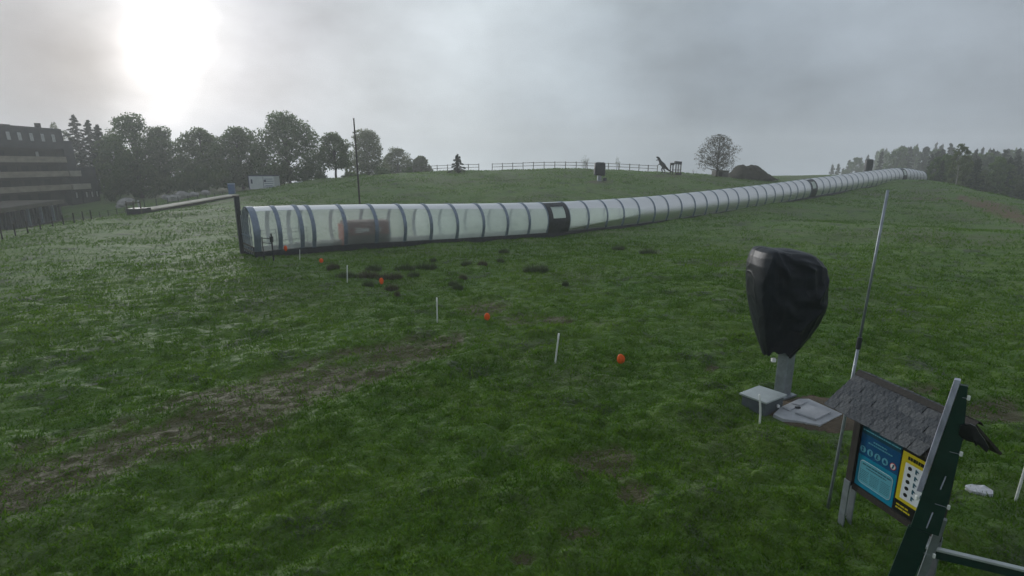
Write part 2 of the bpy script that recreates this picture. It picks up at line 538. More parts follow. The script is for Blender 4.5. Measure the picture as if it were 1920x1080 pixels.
def ground_material():
    m = bpy.data.materials.new('turf_and_soil')
    m.use_nodes = True
    n, l = m.node_tree.nodes, m.node_tree.links
    b = n['Principled BSDF']
    t = nd(n, 'ShaderNodeTexCoord')
    def noise(sc, det=5, ro=0.6):
        q_ = nd(n, 'ShaderNodeTexNoise')
        q_.inputs['Scale'].default_value = sc; q_.inputs['Detail'].default_value = det; q_.inputs['Roughness'].default_value = ro
        l.new(t.outputs['Object'], q_.inputs['Vector'])
        return q_.outputs['Fac']
    def rng(src, a, b_):
        k = nd(n, 'ShaderNodeMapRange'); k.inputs['From Min'].default_value = a; k.inputs['From Max'].default_value = b_
        l.new(src, k.inputs['Value']); return k.outputs[0]
    def mix(fac, c1, c2):
        x = nd(n, 'ShaderNodeMix', data_type='RGBA')
        if isinstance(fac, float): x.inputs[0].default_value = fac
        else: l.new(fac, x.inputs[0])
        for i, c in ((6, c1), (7, c2)):
            if isinstance(c, tuple): x.inputs[i].default_value = (*c, 1)
            else: l.new(c, x.inputs[i])
        return x.outputs[2]
    g = mix(rng(noise(0.35, 5), .35, .65), (0.072, 0.165, 0.014), (0.115, 0.190, 0.024))
    g = mix(rng(noise(2.6, 6, .65), .42, .72), g, (0.050, 0.115, 0.013))
    g = mix(rng(noise(0.9, 5), .58, .78), g, (0.105, 0.130, 0.042))
    g = mix(rng(noise(0.55, 7, .7), .54, .62), g, (0.044, 0.070, 0.026))
    g = mix(rng(noise(0.12, 4, .6), .50, .72), g, (0.088, 0.098, 0.050))
    g = mix(rng(noise(14, 4), .45, .75), g, (0.095, 0.150, 0.030))
    soil = mix(rng(noise(3.0, 6, .7), .35, .7), (0.088, 0.072, 0.038), (0.108, 0.090, 0.054))
    soil = mix(rng(noise(26, 3, .6), .70, .76), soil, (0.23, 0.22, 0.20))
    ar = nd(n, 'ShaderNodeAttribute', attribute_name='red')
    soil = mix(ar.outputs['Fac'], soil, (0.13, 0.065, 0.035))
    ad = nd(n, 'ShaderNodeAttribute', attribute_name='dirt')
    c = mix(ad.outputs['Fac'], g, soil)
    l.new(c, b.inputs['Base Color'])
    b.inputs['Roughness'].default_value = 0.72
    b.inputs['Specular IOR Level'].default_value = 0.06
    b.inputs['Sheen Weight'].default_value = 0.10
    b.inputs['Sheen Roughness'].default_value = 0.5
    bu = nd(n, 'ShaderNodeBump')
    bu.inputs['Strength'].default_value = 0.9
    bu.inputs['Distance'].default_value = 0.06
    l.new(noise(9, 6, .65), bu.inputs['Height'])
    b2_ = nd(n, 'ShaderNodeBump')
    b2_.inputs['Strength'].default_value = 1.0
    b2_.inputs['Distance'].default_value = 0.35
    l.new(noise(1.1, 5, .6), b2_.inputs['Height'])
    l.new(bu.outputs[0], b2_.inputs['Normal'])
    l.new(b2_.outputs[0], b.inputs['Normal'])
    return m
ground = link('ground', me, ground_material())
tag(ground, 'tussocky green hillside meadow with a worn brown track', 'ground', kind='structure')

# bilinear lookup of the finished (bumpy) surface
ZB = tz_b.reshape(nr, na)
DB = dirt.reshape(nr, na)
def surf(x, y):
    r_ = np.hypot(x, y); a = np.arctan2(x, y)
    fi = np.clip(np.interp(r_, rr, np.arange(NR)), 0, NR - 1.001)
    fj = np.clip((a * 180 / math.pi + 62) / 124 * 639, 0, 638.999)
    i, j = fi.astype(int), fj.astype(int)
    u, v = fi - i, fj - j
    def bl(Z): return (Z[i, j] * (1 - u) + Z[i + 1, j] * u) * (1 - v) + (Z[i, j + 1] * (1 - u) + Z[i + 1, j + 1] * u) * v
    return bl(ZB), bl(DB)
def surf1(x, y):
    return float(surf(np.array([x]), np.array([y]))[0][0])
def S_(x, y, dz=0.0):
    return Vector((x, y, surf1(x, y) + dz))

def mesh_np(name, v, faces4=None, faces3=None, attrs=None):
    me = bpy.data.meshes.new(name)
    me.vertices.add(len(v)); me.vertices.foreach_set('co', np.asarray(v, np.float32).ravel())
    lo, st, off = [], [], 0
    if faces4 is not None:
        lo.append(faces4.ravel()); st.append(np.arange(len(faces4)) * 4); off = len(faces4) * 4
    if faces3 is not None:
        lo.append(faces3.ravel()); st.append(off + np.arange(len(faces3)) * 3)
    lo = np.concatenate(lo); st = np.concatenate(st)
    me.loops.add(len(lo)); me.loops.foreach_set('vertex_index', lo.astype(np.int32))
    me.polygons.add(len(st)); me.polygons.foreach_set('loop_start', st.astype(np.int32))
    me.update(calc_edges=True)
    for k, a in (attrs or {}).items():
        t_ = me.attributes.new(k, 'FLOAT', 'POINT')
        t_.data.foreach_set('value', np.asarray(a, np.float32))
    return me

# ------------------------------------------------------------------ grass blades (stuff)
def grass():
    g = np.random.default_rng(5)
    T, NB = 40000, 14
    # tussocks: density per square metre falls off with distance
    u = g.random(T)
    r0, r1, pw = 4.6, 48.0, 0.35
    r_ = (r0 ** pw + u * (r1 ** pw - r0 ** pw)) ** (1 / pw)
    a = R(1) * (g.random(T) * 104 - 52)
    x, y = r_ * np.sin(a), r_ * np.cos(a)
    hv = g.random(T)
    sg = (0.035 + 0.05 * g.random(T)) * (0.8 + r_ / 18)
    tv = g.random(T); hm_ = 0.55 + 1.5 * g.random(T) ** 3
    x = np.repeat(x, NB) + g.normal(size=T * NB) * np.repeat(sg, NB)
    y = np.repeat(y, NB) + g.normal(size=T * NB) * np.repeat(sg, NB)
    hv = np.repeat(hv, NB); tv = np.repeat(tv, NB); hm_ = np.repeat(hm_, NB)
    r_ = np.hypot(x, y)
    N = T * NB
    z, dm = surf(x, y)
    vig = 0.35 + 1.2 * hv * vnoise(x / 1.3, y / 1.3, 24)
    kp_ = np.clip(np.hypot((x - PADC[0]) / 1.35, (y - PADC[1]) / 1.0) - .85, 0, 1) * 8
    keep = (g.random(N) > dm * 0.62) & (g.random(N) < 0.35 + 0.9 * vig) & (g.random(N) < np.clip((47 - r_) / 26, 0, 1)) & (g.random(N) < kp_)
    x, y, z, r_, vig, tv, hm_ = x[keep], y[keep], z[keep], r_[keep], vig[keep], tv[keep], hm_[keep]
    n = len(x)
    h = (0.022 + 0.032 * g.random(n)) * hm_ * (0.6 + 0.8 * vig) * (0.9 + r_ / 50)
    w = (0.006 + 0.005 * g.random(n)) * (0.75 + r_ / 13)
    ang = g.random(n) * 2 * math.pi
    lean = 0.35 + 0.8 * g.random(n)
    la = g.random(n) * 2 * math.pi
    v = np.empty((n, 3, 3))
    v[:, 0] = np.stack([x - np.cos(ang) * w, y - np.sin(ang) * w, z - 0.012], -1)
    v[:, 1] = np.stack([x + np.cos(ang) * w, y + np.sin(ang) * w, z - 0.012], -1)
    v[:, 2] = np.stack([x + np.cos(la) * h * lean, y + np.sin(la) * h * lean, z + h], -1)
    tint = np.clip(0.02 + 0.25 * g.random(n) + 0.6 * tv ** 1.5 + 0.5 * (vnoise(x / 2.5, y / 2.5, 31) - 0.5), 0, 1)
    f = np.arange(n * 3).reshape(-1, 3)
    m_ = leaf_mat('grass_blade', (0.058, 0.145, 0.010), (0.170, 0.285, 0.030), 0.45, 0.8, 0.10, 0.05)
    # coarser tufts further up the slope
    T2, NB2 = 26000, 6
    r2 = 22 * np.exp(g.random(T2) * math.log(118 / 22)); a2 = R(1) * (g.random(T2) * 104 - 52)
    x, y = r2 * np.sin(a2), r2 * np.cos(a2)
    cl_ = vnoise(x / 3.0, y / 3.0, 41) * .6 + vnoise(x / 9.0, y / 9.0, 42) * .4
    kk = g.random(T2) < np.clip((cl_ - .30) * 3, .08, 1) * np.clip((r2 - 20) / 20, 0, 1)
    x, y, r2 = x[kk], y[kk], r2[kk]
    sg = .10 + .004 * r2
    x = np.repeat(x, NB2) + g.normal(size=len(x) * NB2) * np.repeat(sg, NB2) * 1.4
    y = np.repeat(y, NB2) + g.normal(size=len(y) * NB2) * np.repeat(sg, NB2)
    r2 = np.hypot(x, y); z, dm = surf(x, y)
    kk = g.random(len(x)) > dm
    x, y, z, r2 = x[kk], y[kk], z[kk], r2[kk]; n2 = len(x)
    h = (.05 + .07 * g.random(n2)) * (.7 + r2 / 90); w = (.02 + .02 * g.random(n2)) * (.5 + r2 / 40)
    ang = g.random(n2) * 6.283; la = g.random(n2) * 6.283; lean = .4 + .9 * g.random(n2)
    v2 = np.empty((n2, 3, 3))
    v2[:, 0] = np.stack([x - np.cos(ang) * w, y - np.sin(ang) * w, z - .03], -1)
    v2[:, 1] = np.stack([x + np.cos(ang) * w, y + np.sin(ang) * w, z - .03], -1)
    v2[:, 2] = np.stack([x + np.cos(la) * h * lean, y + np.sin(la) * h * lean, z + h], -1)
    t2 = np.clip(.1 + .6 * g.random(n2), 0, 1)
    v = np.concatenate([v.reshape(-1, 3), v2.reshape(-1, 3)]); tint = np.concatenate([tint, t2]); f = np.arange(len(v)).reshape(-1, 3)
    o = link('grass', mesh_np('grass', v, None, f, {'tint': np.repeat(tint, 3)}), m_)
    tag(o, 'short tufted green meadow grass covering the slope', 'grass', kind='stuff')
grass()

# ------------------------------------------------------------------ conveyor tunnel
RPX = [478, 527, 568, 590, 649, 707, 760, 809, 858, 907, 952, 993, 1029, 1068, 1104, 1139, 1170, 1199, 1228, 1253, 1278, 1303,
       1325, 1346, 1365, 1384, 1403, 1420, 1436, 1452, 1467, 1481, 1494, 1507, 1519, 1530]
KS = [tk(x) for x in RPX]
while KS[-1] < 53.4:
    KS.append(KS[-1] + 0.98)
TP = []
pa, pb = tpoint(0), tpoint(46)
TDIR = Vector((pb.x - pa.x, pb.y - pa.y, 0)).normalized()
TSIDE = Vector((-TDIR.y, TDIR.x, 0))                         # away from the camera
for k in KS:
    p = tpoint(k)
    s_ = (p - pa).dot(TDIR)
    TP.append(Vector((pa.x, pa.y, 0)) + TDIR * s_ + Vector((0, 0, p.z)))
zs = np.array([p.z for p in TP])
zs = np.convolve(np.pad(zs, 2, mode='edge'), np.ones(5) / 5, 'valid')
for p, z in zip(TP, zs):
    p.z = z
TH, TW = 2.56, 1.24
def prof(off=0.0, n=22, z0=0.0):
    pts = []
    for i in range(6):
        t = i / 6
        pts.append((-(0.98 + 0.26 * math.sin(t * math.pi / 2)) - off, z0 + (1.1 - z0) * t))
    for i in range(n + 1):
        th = math.pi * i / n
        pts.append((-(TW + off) * math.cos(th), 1.1 + (TH - 1.1 + off) * math.sin(th)))
    for i in range(5, -1, -1):
        t = i / 6
        pts.append(((0.98 + 0.26 * math.sin(t * math.pi / 2)) + off, z0 + (1.1 - z0) * t))
    return pts
TROOT = on(TP[0].x, TP[0].y)
tun = empty('conveyor_tunnel', TROOT)
tag(tun, 'long translucent arched conveyor tunnel with steel hoops running up the slope', 'tunnel')
def tl(i_p, lat, h, along=0.0):
    p = TP[i_p] if isinstance(i_p, int) else i_p
    return p + TSIDE * (lat + 1.08) + TDIR * along + Vector((0, 0, h)) - TROOT

def poly_mat(name, clear, c):
    m = bpy.data.materials.new(name)
    m.use_nodes = True
    n, l = m.node_tree.nodes, m.node_tree.links
    n.clear()
    t = nd(n, 'ShaderNodeTexCoord')
    nn = nd(n, 'ShaderNodeTexNoise'); nn.inputs['Scale'].default_value = 0.8; nn.inputs['Detail'].default_value = 6
    l.new(t.outputs['Object'], nn.inputs['Vector'])
    k = nd(n, 'ShaderNodeMapRange'); k.inputs['From Min'].default_value = .3; k.inputs['From Max'].default_value = .7
    l.new(nn.outputs['Fac'], k.inputs['Value'])
    x = nd(n, 'ShaderNodeMix', data_type='RGBA')
    x.inputs[6].default_value = (*c, 1); x.inputs[7].default_value = (*[q_ * 0.82 for q_ in c], 1)
    l.new(k.outputs[0], x.inputs[0])
    d = nd(n, 'ShaderNodeBsdfDiffuse'); l.new(x.outputs[2], d.inputs[0])
    tr = nd(n, 'ShaderNodeBsdfTranslucent'); l.new(x.outputs[2], tr.inputs[0])
    m1 = nd(n, 'ShaderNodeMixShader'); m1.inputs[0].default_value = 0.62
    l.new(d.outputs[0], m1.inputs[1]); l.new(tr.outputs[0], m1.inputs[2])
    tp = nd(n, 'ShaderNodeBsdfTransparent'); tp.inputs[0].default_value = (0.97, 0.99, 0.98, 1)
    m2 = nd(n, 'ShaderNodeMixShader'); m2.inputs[0].default_value = clear
    l.new(m1.outputs[0], m2.inputs[1]); l.new(tp.outputs[0], m2.inputs[2])
    gl = nd(n, 'ShaderNodeBsdfGlossy'); gl.inputs['Roughness'].default_value = 0.45
    fr = nd(n, 'ShaderNodeFresnel'); fr.inputs[0].default_value = 1.25
    m3 = nd(n, 'ShaderNodeMixShader'); l.new(fr.outputs[0], m3.inputs[0])
    l.new(m2.outputs[0], m3.inputs[1]); l.new(gl.outputs[0], m3.inputs[2])
    o = nd(n, 'ShaderNodeOutputMaterial'); l.new(m3.outputs[0], o.inputs[0])
    return m
M['panel_clear'] = poly_mat('clear_polycarbonate', 0.60, (0.87, 0.94, 0.91))
M['panel_milky'] = poly_mat('milky_polycarbonate', 0.36, (0.85, 0.94, 0.90))

pr_in, pr_out, pr_p = prof(-0.02), prof(0.035), prof(0.0, z0=0.16)
DOORS = [i for i, k in enumerate(KS[:-1]) if abs(k - tk(1029)) < .01 or abs(k - tk(1519)) < .01 or abs(k - 47.2) < .5]
def door_like(i):
    return i in DOORS
for i in range(len(KS)):                                     # hoops
    b = MB()
    hw = (0.115 if i < 13 else 0.095) if i else 0.18
    vs = []
    for (al, pr) in ((-hw, pr_out), (hw, pr_out), (hw, pr_in), (-hw, pr_in)):
        vs += [tl(i, a_, h_, al + (hw if i == 0 else 0)) for a_, h_ in pr]
    n_ = len(pr_in)
    fs = []
    for s_ in range(4):
        e_ = (s_ + 1) % 4
        fs += [(s_ * n_ + j, s_ * n_ + j + 1, e_ * n_ + j + 1, e_ * n_ + j) for j in range(n_ - 1)]
    fs += [(0, n_, 2 * n_, 3 * n_), (n_ - 1, 4 * n_ - 1, 3 * n_ - 1, 2 * n_ - 1)]
    b.add(vs, fs)
    b.build('hoop', M['hoop'], tun, smooth=False)
for i in range(len(KS) - 1):                                 # panels between hoops
    b = MB()
    L = (TP[i + 1] - TP[i]).length
    for pr in (pr_p,):
        vs, nA = [], len(pr)
        for t in (0.0, 1.0):
            q0 = TP[i].lerp(TP[i + 1], t)
            vs += [tl(q0, a_, h_) for a_, h_ in pr]
        b.add(vs, [(j, j + 1, nA + j + 1, nA + j) for j in range(nA - 1)])
    clear = KS[i] < 1.9
    o = b.build('panel', M['panel_clear'] if clear else M['panel_milky'], tun, smooth=True)
    if door_like(i):
        # dark door section on the near side with a window
        d_ = MB(); w_ = MB()
        po = prof(0.03, n=22)
        m0 = len(po) // 2 - 2
        def q_at(t, j, off=0.0):
            a_, h_ = po[j]
            return tl(TP[i].lerp(TP[i + 1], t), a_ - off, h_)
        for j in range(0, m0):
            hh = po[j][1]
            win = 1.15 < hh < 2.15
            spans = ((0.0, 0.2), (0.8, 1.0)) if win else ((0.0, 1.0),)
            for t0, t1 in spans:
                d_.hexa([q_at(t0, j), q_at(t1, j), q_at(t1, j + 1), q_at(t0, j + 1)],
                        [q_at(t0, j, .03), q_at(t1, j, .03), q_at(t1, j + 1, .03), q_at(t0, j + 1, .03)])
            if win:
                w_.add([q_at(.2, j, .012), q_at(.8, j, .012), q_at(.8, j + 1, .012), q_at(.2, j + 1, .012)], [(0, 1, 2, 3)])
        dd = d_.build('door', M['dark_steel'], tun)
        w_.build('door_window', M['panel_milky'], dd)
for side, lat in (('near', -1.02), ('far', 1.02)):           # dark plinth along both feet
    b = MB()
    for i in range(len(KS) - 1):
        a0, a1 = tl(i, lat - 0.05, -0.35), tl(i + 1, lat - 0.05, -0.35)
        w_ = TSIDE * 0.10; up = Vector((0, 0, 0.49))
        b.hexa([a0, a1, a1 + w_, a0 + w_], [a0 + up, a1 + up, a1 + w_ + up, a0 + w_ + up])
    b.build('plinth', M['dark_steel'], tun)
# end gate: arched frame with bars, low kick rails and a tall post
def gp(lat, h, al=-0.06):
    return tl(0, lat, h, al)
for j in range(6):
    lat = -0.92 + j * 0.37
    hmax = 1.1 + (TH - 1.13) * math.sqrt(max(0, 1 - (lat / TW) ** 2))
    MB().tube([gp(lat, -0.05), gp(lat, hmax)], 0.028, 6).build('gate_bar', M['steel'], tun)
for h in (0.12, 0.42, 0.95):
    b = MB(); a0, a1 = gp(-1.05, h - .03, -.09), gp(1.05, h - .03, -.09)
    w_ = TDIR * 0.05; up = Vector((0, 0, 0.07))
    b.hexa([a0, a1, a1 + w_, a0 + w_], [a0 + up, a1 + up, a1 + w_ + up, a0 + w_ + up])
    b.build('gate_rail', M['wood_grey'] if h < .5 else M['hoop'], tun)
b = MB(); c0 = gp(1.18, 0, -.12)
b.box(c0 + Vector((0, 0, 1.45)), (0.26, 0.26, 3.3), Matrix.Rotation(math.atan2(TDIR.y, TDIR.x), 3, 'Z'))
gpost = b.build('gate_post', M['dark_steel'], tun, bevel=0.02)
MB().box(c0 + Vector((0, 0, 3.13)), (0.34, 0.34, 0.07), Matrix.Rotation(math.atan2(TDIR.y, TDIR.x), 3, 'Z')).build('cap', M['wood_grey'], gpost)
b = MB()
a0 = gp(-1.12, 1.3, .36)
b.box(a0, (0.12, 0.07, 0.16), Matrix.Rotation(math.atan2(TDIR.y, TDIR.x), 3, 'Z'))
b.build('junction_box', M['dark_steel'], tun, bevel=0.01)
# far end cap
b = MB(); pe = prof(0.0)
vs = [tl(len(KS) - 1, a_, h_, .05) for a_, h_ in pe]
b.add(vs + [tl(len(KS) - 1, 0, 0.3, .05)], [(j, j + 1, len(vs)) for j in range(len(vs) - 1)])
b.build('end_panel', M['panel_milky'], tun)

# moving belt inside the tunnel
belt = empty('conveyor_belt', TROOT)
tag(belt, 'grey moving carpet belt running inside the translucent tunnel', 'conveyor')
b, b2 = MB(), MB()
for i in range(2, len(KS) - 1):
    a0, a1 = tl(i, -0.35, -0.2), tl(i + 1, -0.35, -0.2)
    w_ = TSIDE * 0.7; up = Vector((0, 0, 0.5))
    b.hexa([a0, a1, a1 + w_, a0 + w_], [a0 + up, a1 + up, a1 + w_ + up, a0 + w_ + up])
    a0, a1 = a0 + up + TSIDE * .05 + Vector((0, 0, .004)), a1 + up + TSIDE * .05 + Vector((0, 0, .004))
    w_ = TSIDE * 0.6; up = Vector((0, 0, 0.03))
    b2.hexa([a0, a1, a1 + w_, a0 + w_], [a0 + up, a1 + up, a1 + w_ + up, a0 + w_ + up])
b.build('frame', M['dark_steel'], belt)
b2.build('carpet', mat('rubber_carpet', (0.10, 0.10, 0.10), 0.8, var=.2, scale=3), belt)

def frame_box(root, o, ax, ay, sx, sy, sz, name, m, parent, bevel=0):
    """box from a corner o along unit vectors ax, ay and up"""
    b = MB()
    a0 = Vector(o)
    b.hexa([a0, a0 + ax * sx, a0 + ax * sx + ay * sy, a0 + ay * sy],
           [q_ + Vector((0, 0, sz)) for q_ in (a0, a0 + ax * sx, a0 + ax * sx + ay * sy, a0 + ay * sy)])
    return b.build(name, m, parent, bevel=bevel)

# red drive housing seen through the panels
dh = empty('drive_housing', TROOT)
tag(dh, 'dark red machine housing with white lettering standing inside the tunnel', 'machine')
M['dark_red'] = mat('dark_red_paint', (0.17, 0.022, 0.016), 0.5, var=0.25, scale=2)
M['grey_paint'] = mat('grey_paint', (0.06, 0.045, 0.042), 0.55, var=0.2, scale=2)
M['red_bright'] = mat('orange_red_paint', (0.75, 0.12, 0.06), 0.5)
M['white_paint'] = mat('white_lettering', (0.85, 0.85, 0.84), 0.6)
i0 = 4
st = tl(i0, -0.86, 0.05, 0.12)
slope = (TP[6] - TP[4]).normalized()
frame_box(dh, st, slope, TSIDE, 2.95, 0.75, 0.62, 'lower_housing', M['grey_paint'], dh, .02)
frame_box(dh, st + Vector((0, 0, .622)), slope, TSIDE, 2.95, 0.75, 0.93, 'upper_housing', M['dark_red'], dh, .03)
frame_box(dh, st + slope * -.18, slope, TSIDE, 0.178, 0.75, 1.35, 'end_cover', M['red_bright'], dh, .02)
rs = random.Random(3)
b = MB()
def glyph(b, o, ax, w, h, strokes, nrm, t=0.05):
    for (x0, y0, x1, y1) in strokes:
        p0 = o + ax * (x0 * w) + Vector((0, 0, y0 * h)); p1 = o + ax * (x1 * w) + Vector((0, 0, y1 * h))
        dv = (p1 - p0); L = dv.length; dv.normalize()
        sv = dv.cross(nrm).normalized() * t / 2
        b.hexa([p0 - sv, p1 - sv, p1 + sv, p0 + sv], [q_ + nrm * .012 for q_ in (p0 - sv, p1 - sv, p1 + sv, p0 + sv)])
G2 = [(0, 1, 1, 1), (1, 1, 1, .5), (1, .5, 0, .5), (1, .5, 1, 0), (1, 0, 0, 0)]
GN = [(0, 0, 0, 1), (0, 1, 1, 0), (1, 0, 1, 1)]
GV = [(0, 1, .5, 0), (.5, 0, 1, 1), (.5, 0, .5, .6)]
GI = [(.5, 0, .5, 1), (.2, 1, .8, 1)]
for off, gl_ in ((0.62, G2), (0.86, G2), (1.12, GN), (1.36, GV), (1.95, GV), (2.22, GI)):
    glyph(b, st + slope * off + Vector((0, 0, .80)) - TSIDE * .012, slope, .19, .27, gl_, -TSIDE, .06)
b.build('lettering', M['white_paint'], dh)

# small equipment at the boarding end
def local_box(px, py, size, name, m, label, cat, rz=0.0):
    p = G(px, py)
    b = MB().box((0, 0, size[2] / 2 - .03), size)
    o = b.build(name, m, None, bevel=min(size) * .1)
    o.location = p; o.rotation_euler[2] = rz
    return tag(o, label, cat)
p0 = G(513, 486)
bar = empty('queue_barrier', p0, 0)
tag(bar, 'dark steel queue barrier post with crossbars in front of the tunnel end', 'barrier')
hz_ = top_z(p0, 438) - p0.z
MB().tube([(0, 0, -.1), (0, 0, hz_)], .045, 8).build('post', M['dark_steel'], bar)
MB().box((0, 0, hz_ * .78), (.14, .14, .3)).build('clamp', M['dark_steel'], bar)
for f in (.62, .80):
    MB().tube([(0, 0, hz_ * f), (-.62, .25, hz_ * f)], .022, 6).build('crossbar', M['dark_steel'], bar)
MB().tube([(-.62, .25, hz_ * .84), (-.62, .25, -.1)], .03, 6).build('end_post', M['dark_steel'], bar)
# railing inside the tunnel mouth
rl = empty('handrail', TROOT)
tag(rl, 'grey tubular handrail inside the tunnel mouth', 'handrail')
for h in (.5, .95, 1.15):
    MB().tube([tl(0, .3, h, .7), tl(0, .3, h, 3.4)], .02, 6).build('rail', M['dark_steel'], rl)
for a_ in (.7, 1.6, 2.5, 3.4):
    MB().tube([tl(0, .3, 0, a_), tl(0, .3, 1.17, a_)], .022, 6).build('post', M['dark_steel'], rl)
# control lever column on a dark heap inside
lv = empty('control_column', TROOT)
tag(lv, 'thin black control column with handle on a dark base inside the tunnel', 'control post')
pc = tl(3, -.45, 0, 1.35)
MB().tube([pc, pc + Vector((0, 0, 1.45))], .03, 6).build('column', M['black_plastic'], lv)
MB().tube([pc + Vector((0, 0, .95)) - TDIR * .2, pc + Vector((0, 0, .95)) + TDIR * .2], .035, 6).build('handle', M['black_plastic'], lv)
b = MB()
for k in range(5):
    b.box(pc + TDIR * (-.8 + .28 * k) + Vector((0, 0, .18 + .04 * math.sin(k * 2))), (.4, .4, .45 + .15 * math.sin(k * 3)), Matrix.Rotation(k, 3, 'Z'))
b.build('base', M['black_plastic'], lv, bevel=.05)

# ------------------------------------------------------------------ stakes and orange markers
def stake(bx, by, txp, typ, r, m, name, label, cat, group=None, bend=0.0, tilt=None):
    p = G(bx, by)
    z1 = top_z(p, typ)
    d1 = depth_of((p.x, p.y, z1))
    x1 = (txp - 960) / F * d1
    b = MB()
    pts = []
    for i in range(7):
        t = i / 6
        pts.append(Vector(((x1 - p.x) * t + bend * math.sin(t * math.pi), 0, -.08 + (z1 - p.z + .08) * t)))
    b.tube(pts, r, 8)
    o = b.build(name, m, None, smooth=True)
    o.location = p
    tag(o, label, cat, group)
    return o
stake(651, 535, 651, 497, .022, M['white_plastic'], 'marker_stake', 'upright white plastic stake beside the dark rush clumps', 'stake', 'white marker stakes in the grass')
stake(820, 605, 819, 558, .022, M['white_plastic'], 'marker_stake', 'slim pale stake beside a bare brown patch of turf', 'stake', 'white marker stakes in the grass')
stake(1040, 685, 1048, 625, .022, M['white_plastic'], 'marker_stake', 'white plastic stake leaning in the open grass near the loose orange marker', 'stake', 'white marker stakes in the grass')
stake(1422, 810, 1424, 740, .020, M['white_plastic'], 'marker_stake', 'bent white stake in front of the pale metal box', 'stake', 'white marker stakes in the grass', bend=.03)
stake(1903, 941, 1924, 872, .018, M['white_plastic'], 'marker_stake', 'white stake leaning in the grass beyond the pale stone slab', 'stake', 'white marker stakes in the grass')
stake(562, 487, 562, 468, .018, M['white_plastic'], 'marker_stake', 'short white stake at the foot of the tunnel', 'stake', 'white marker stakes in the grass')

def orange_marker(px, py, w, h, label, seed):
    p = G(px, py)
    s = depth_of(p) / F
    W_, H_ = w * s / 2, h * s / 2
    g = random.Random(seed)
    root = empty('orange_marker', p, g.random() * .6 - .3)
    b = MB()
    n, k = 12, 8
    vs = []
    for i in range(k + 1):
        th = math.pi * i / k
        for j in range(n):
            ph = 2 * math.pi * j / n
            rr_ = 1 + .12 * math.sin(3 * ph + seed) * math.sin(th) + g.uniform(-.06, .06)
            vs.append(Vector((W_ * math.sin(th) * math.cos(ph) * rr_, W_ * .45 * math.sin(th) * math.sin(ph) * rr_, H_ * 1.35 + H_ * math.cos(th))))
    fs = [(i * n + j, (i + 1) * n + j, (i + 1) * n + (j + 1) % n, i * n + (j + 1) % n) for i in range(k) for j in range(n)]
    b.add(vs, fs)
    b.build('marker_bag', M['orange'], root, smooth=True)
    MB().tube([(0, 0.02, -.1), (0, 0.02, H_ * 1.2)], .012, 6).build('peg', M['dark_steel'], root)
    tag(root, label, 'marker', 'orange markers in the grass')
orange_marker(1163, 686, 15, 20, 'big bright orange marker lying alone in the open grass', 1)
orange_marker(913, 605, 11, 16, 'orange marker on a brown bare patch of turf', 2)
orange_marker(716, 536, 8, 13, 'small orange marker beside the dark rush clumps', 5)
orange_marker(603, 495, 8, 9, 'tiny faded orange marker near the tunnel hoops', 9)
orange_marker(536, 473, 7, 11, 'red orange marker against the tunnel plinth', 12)

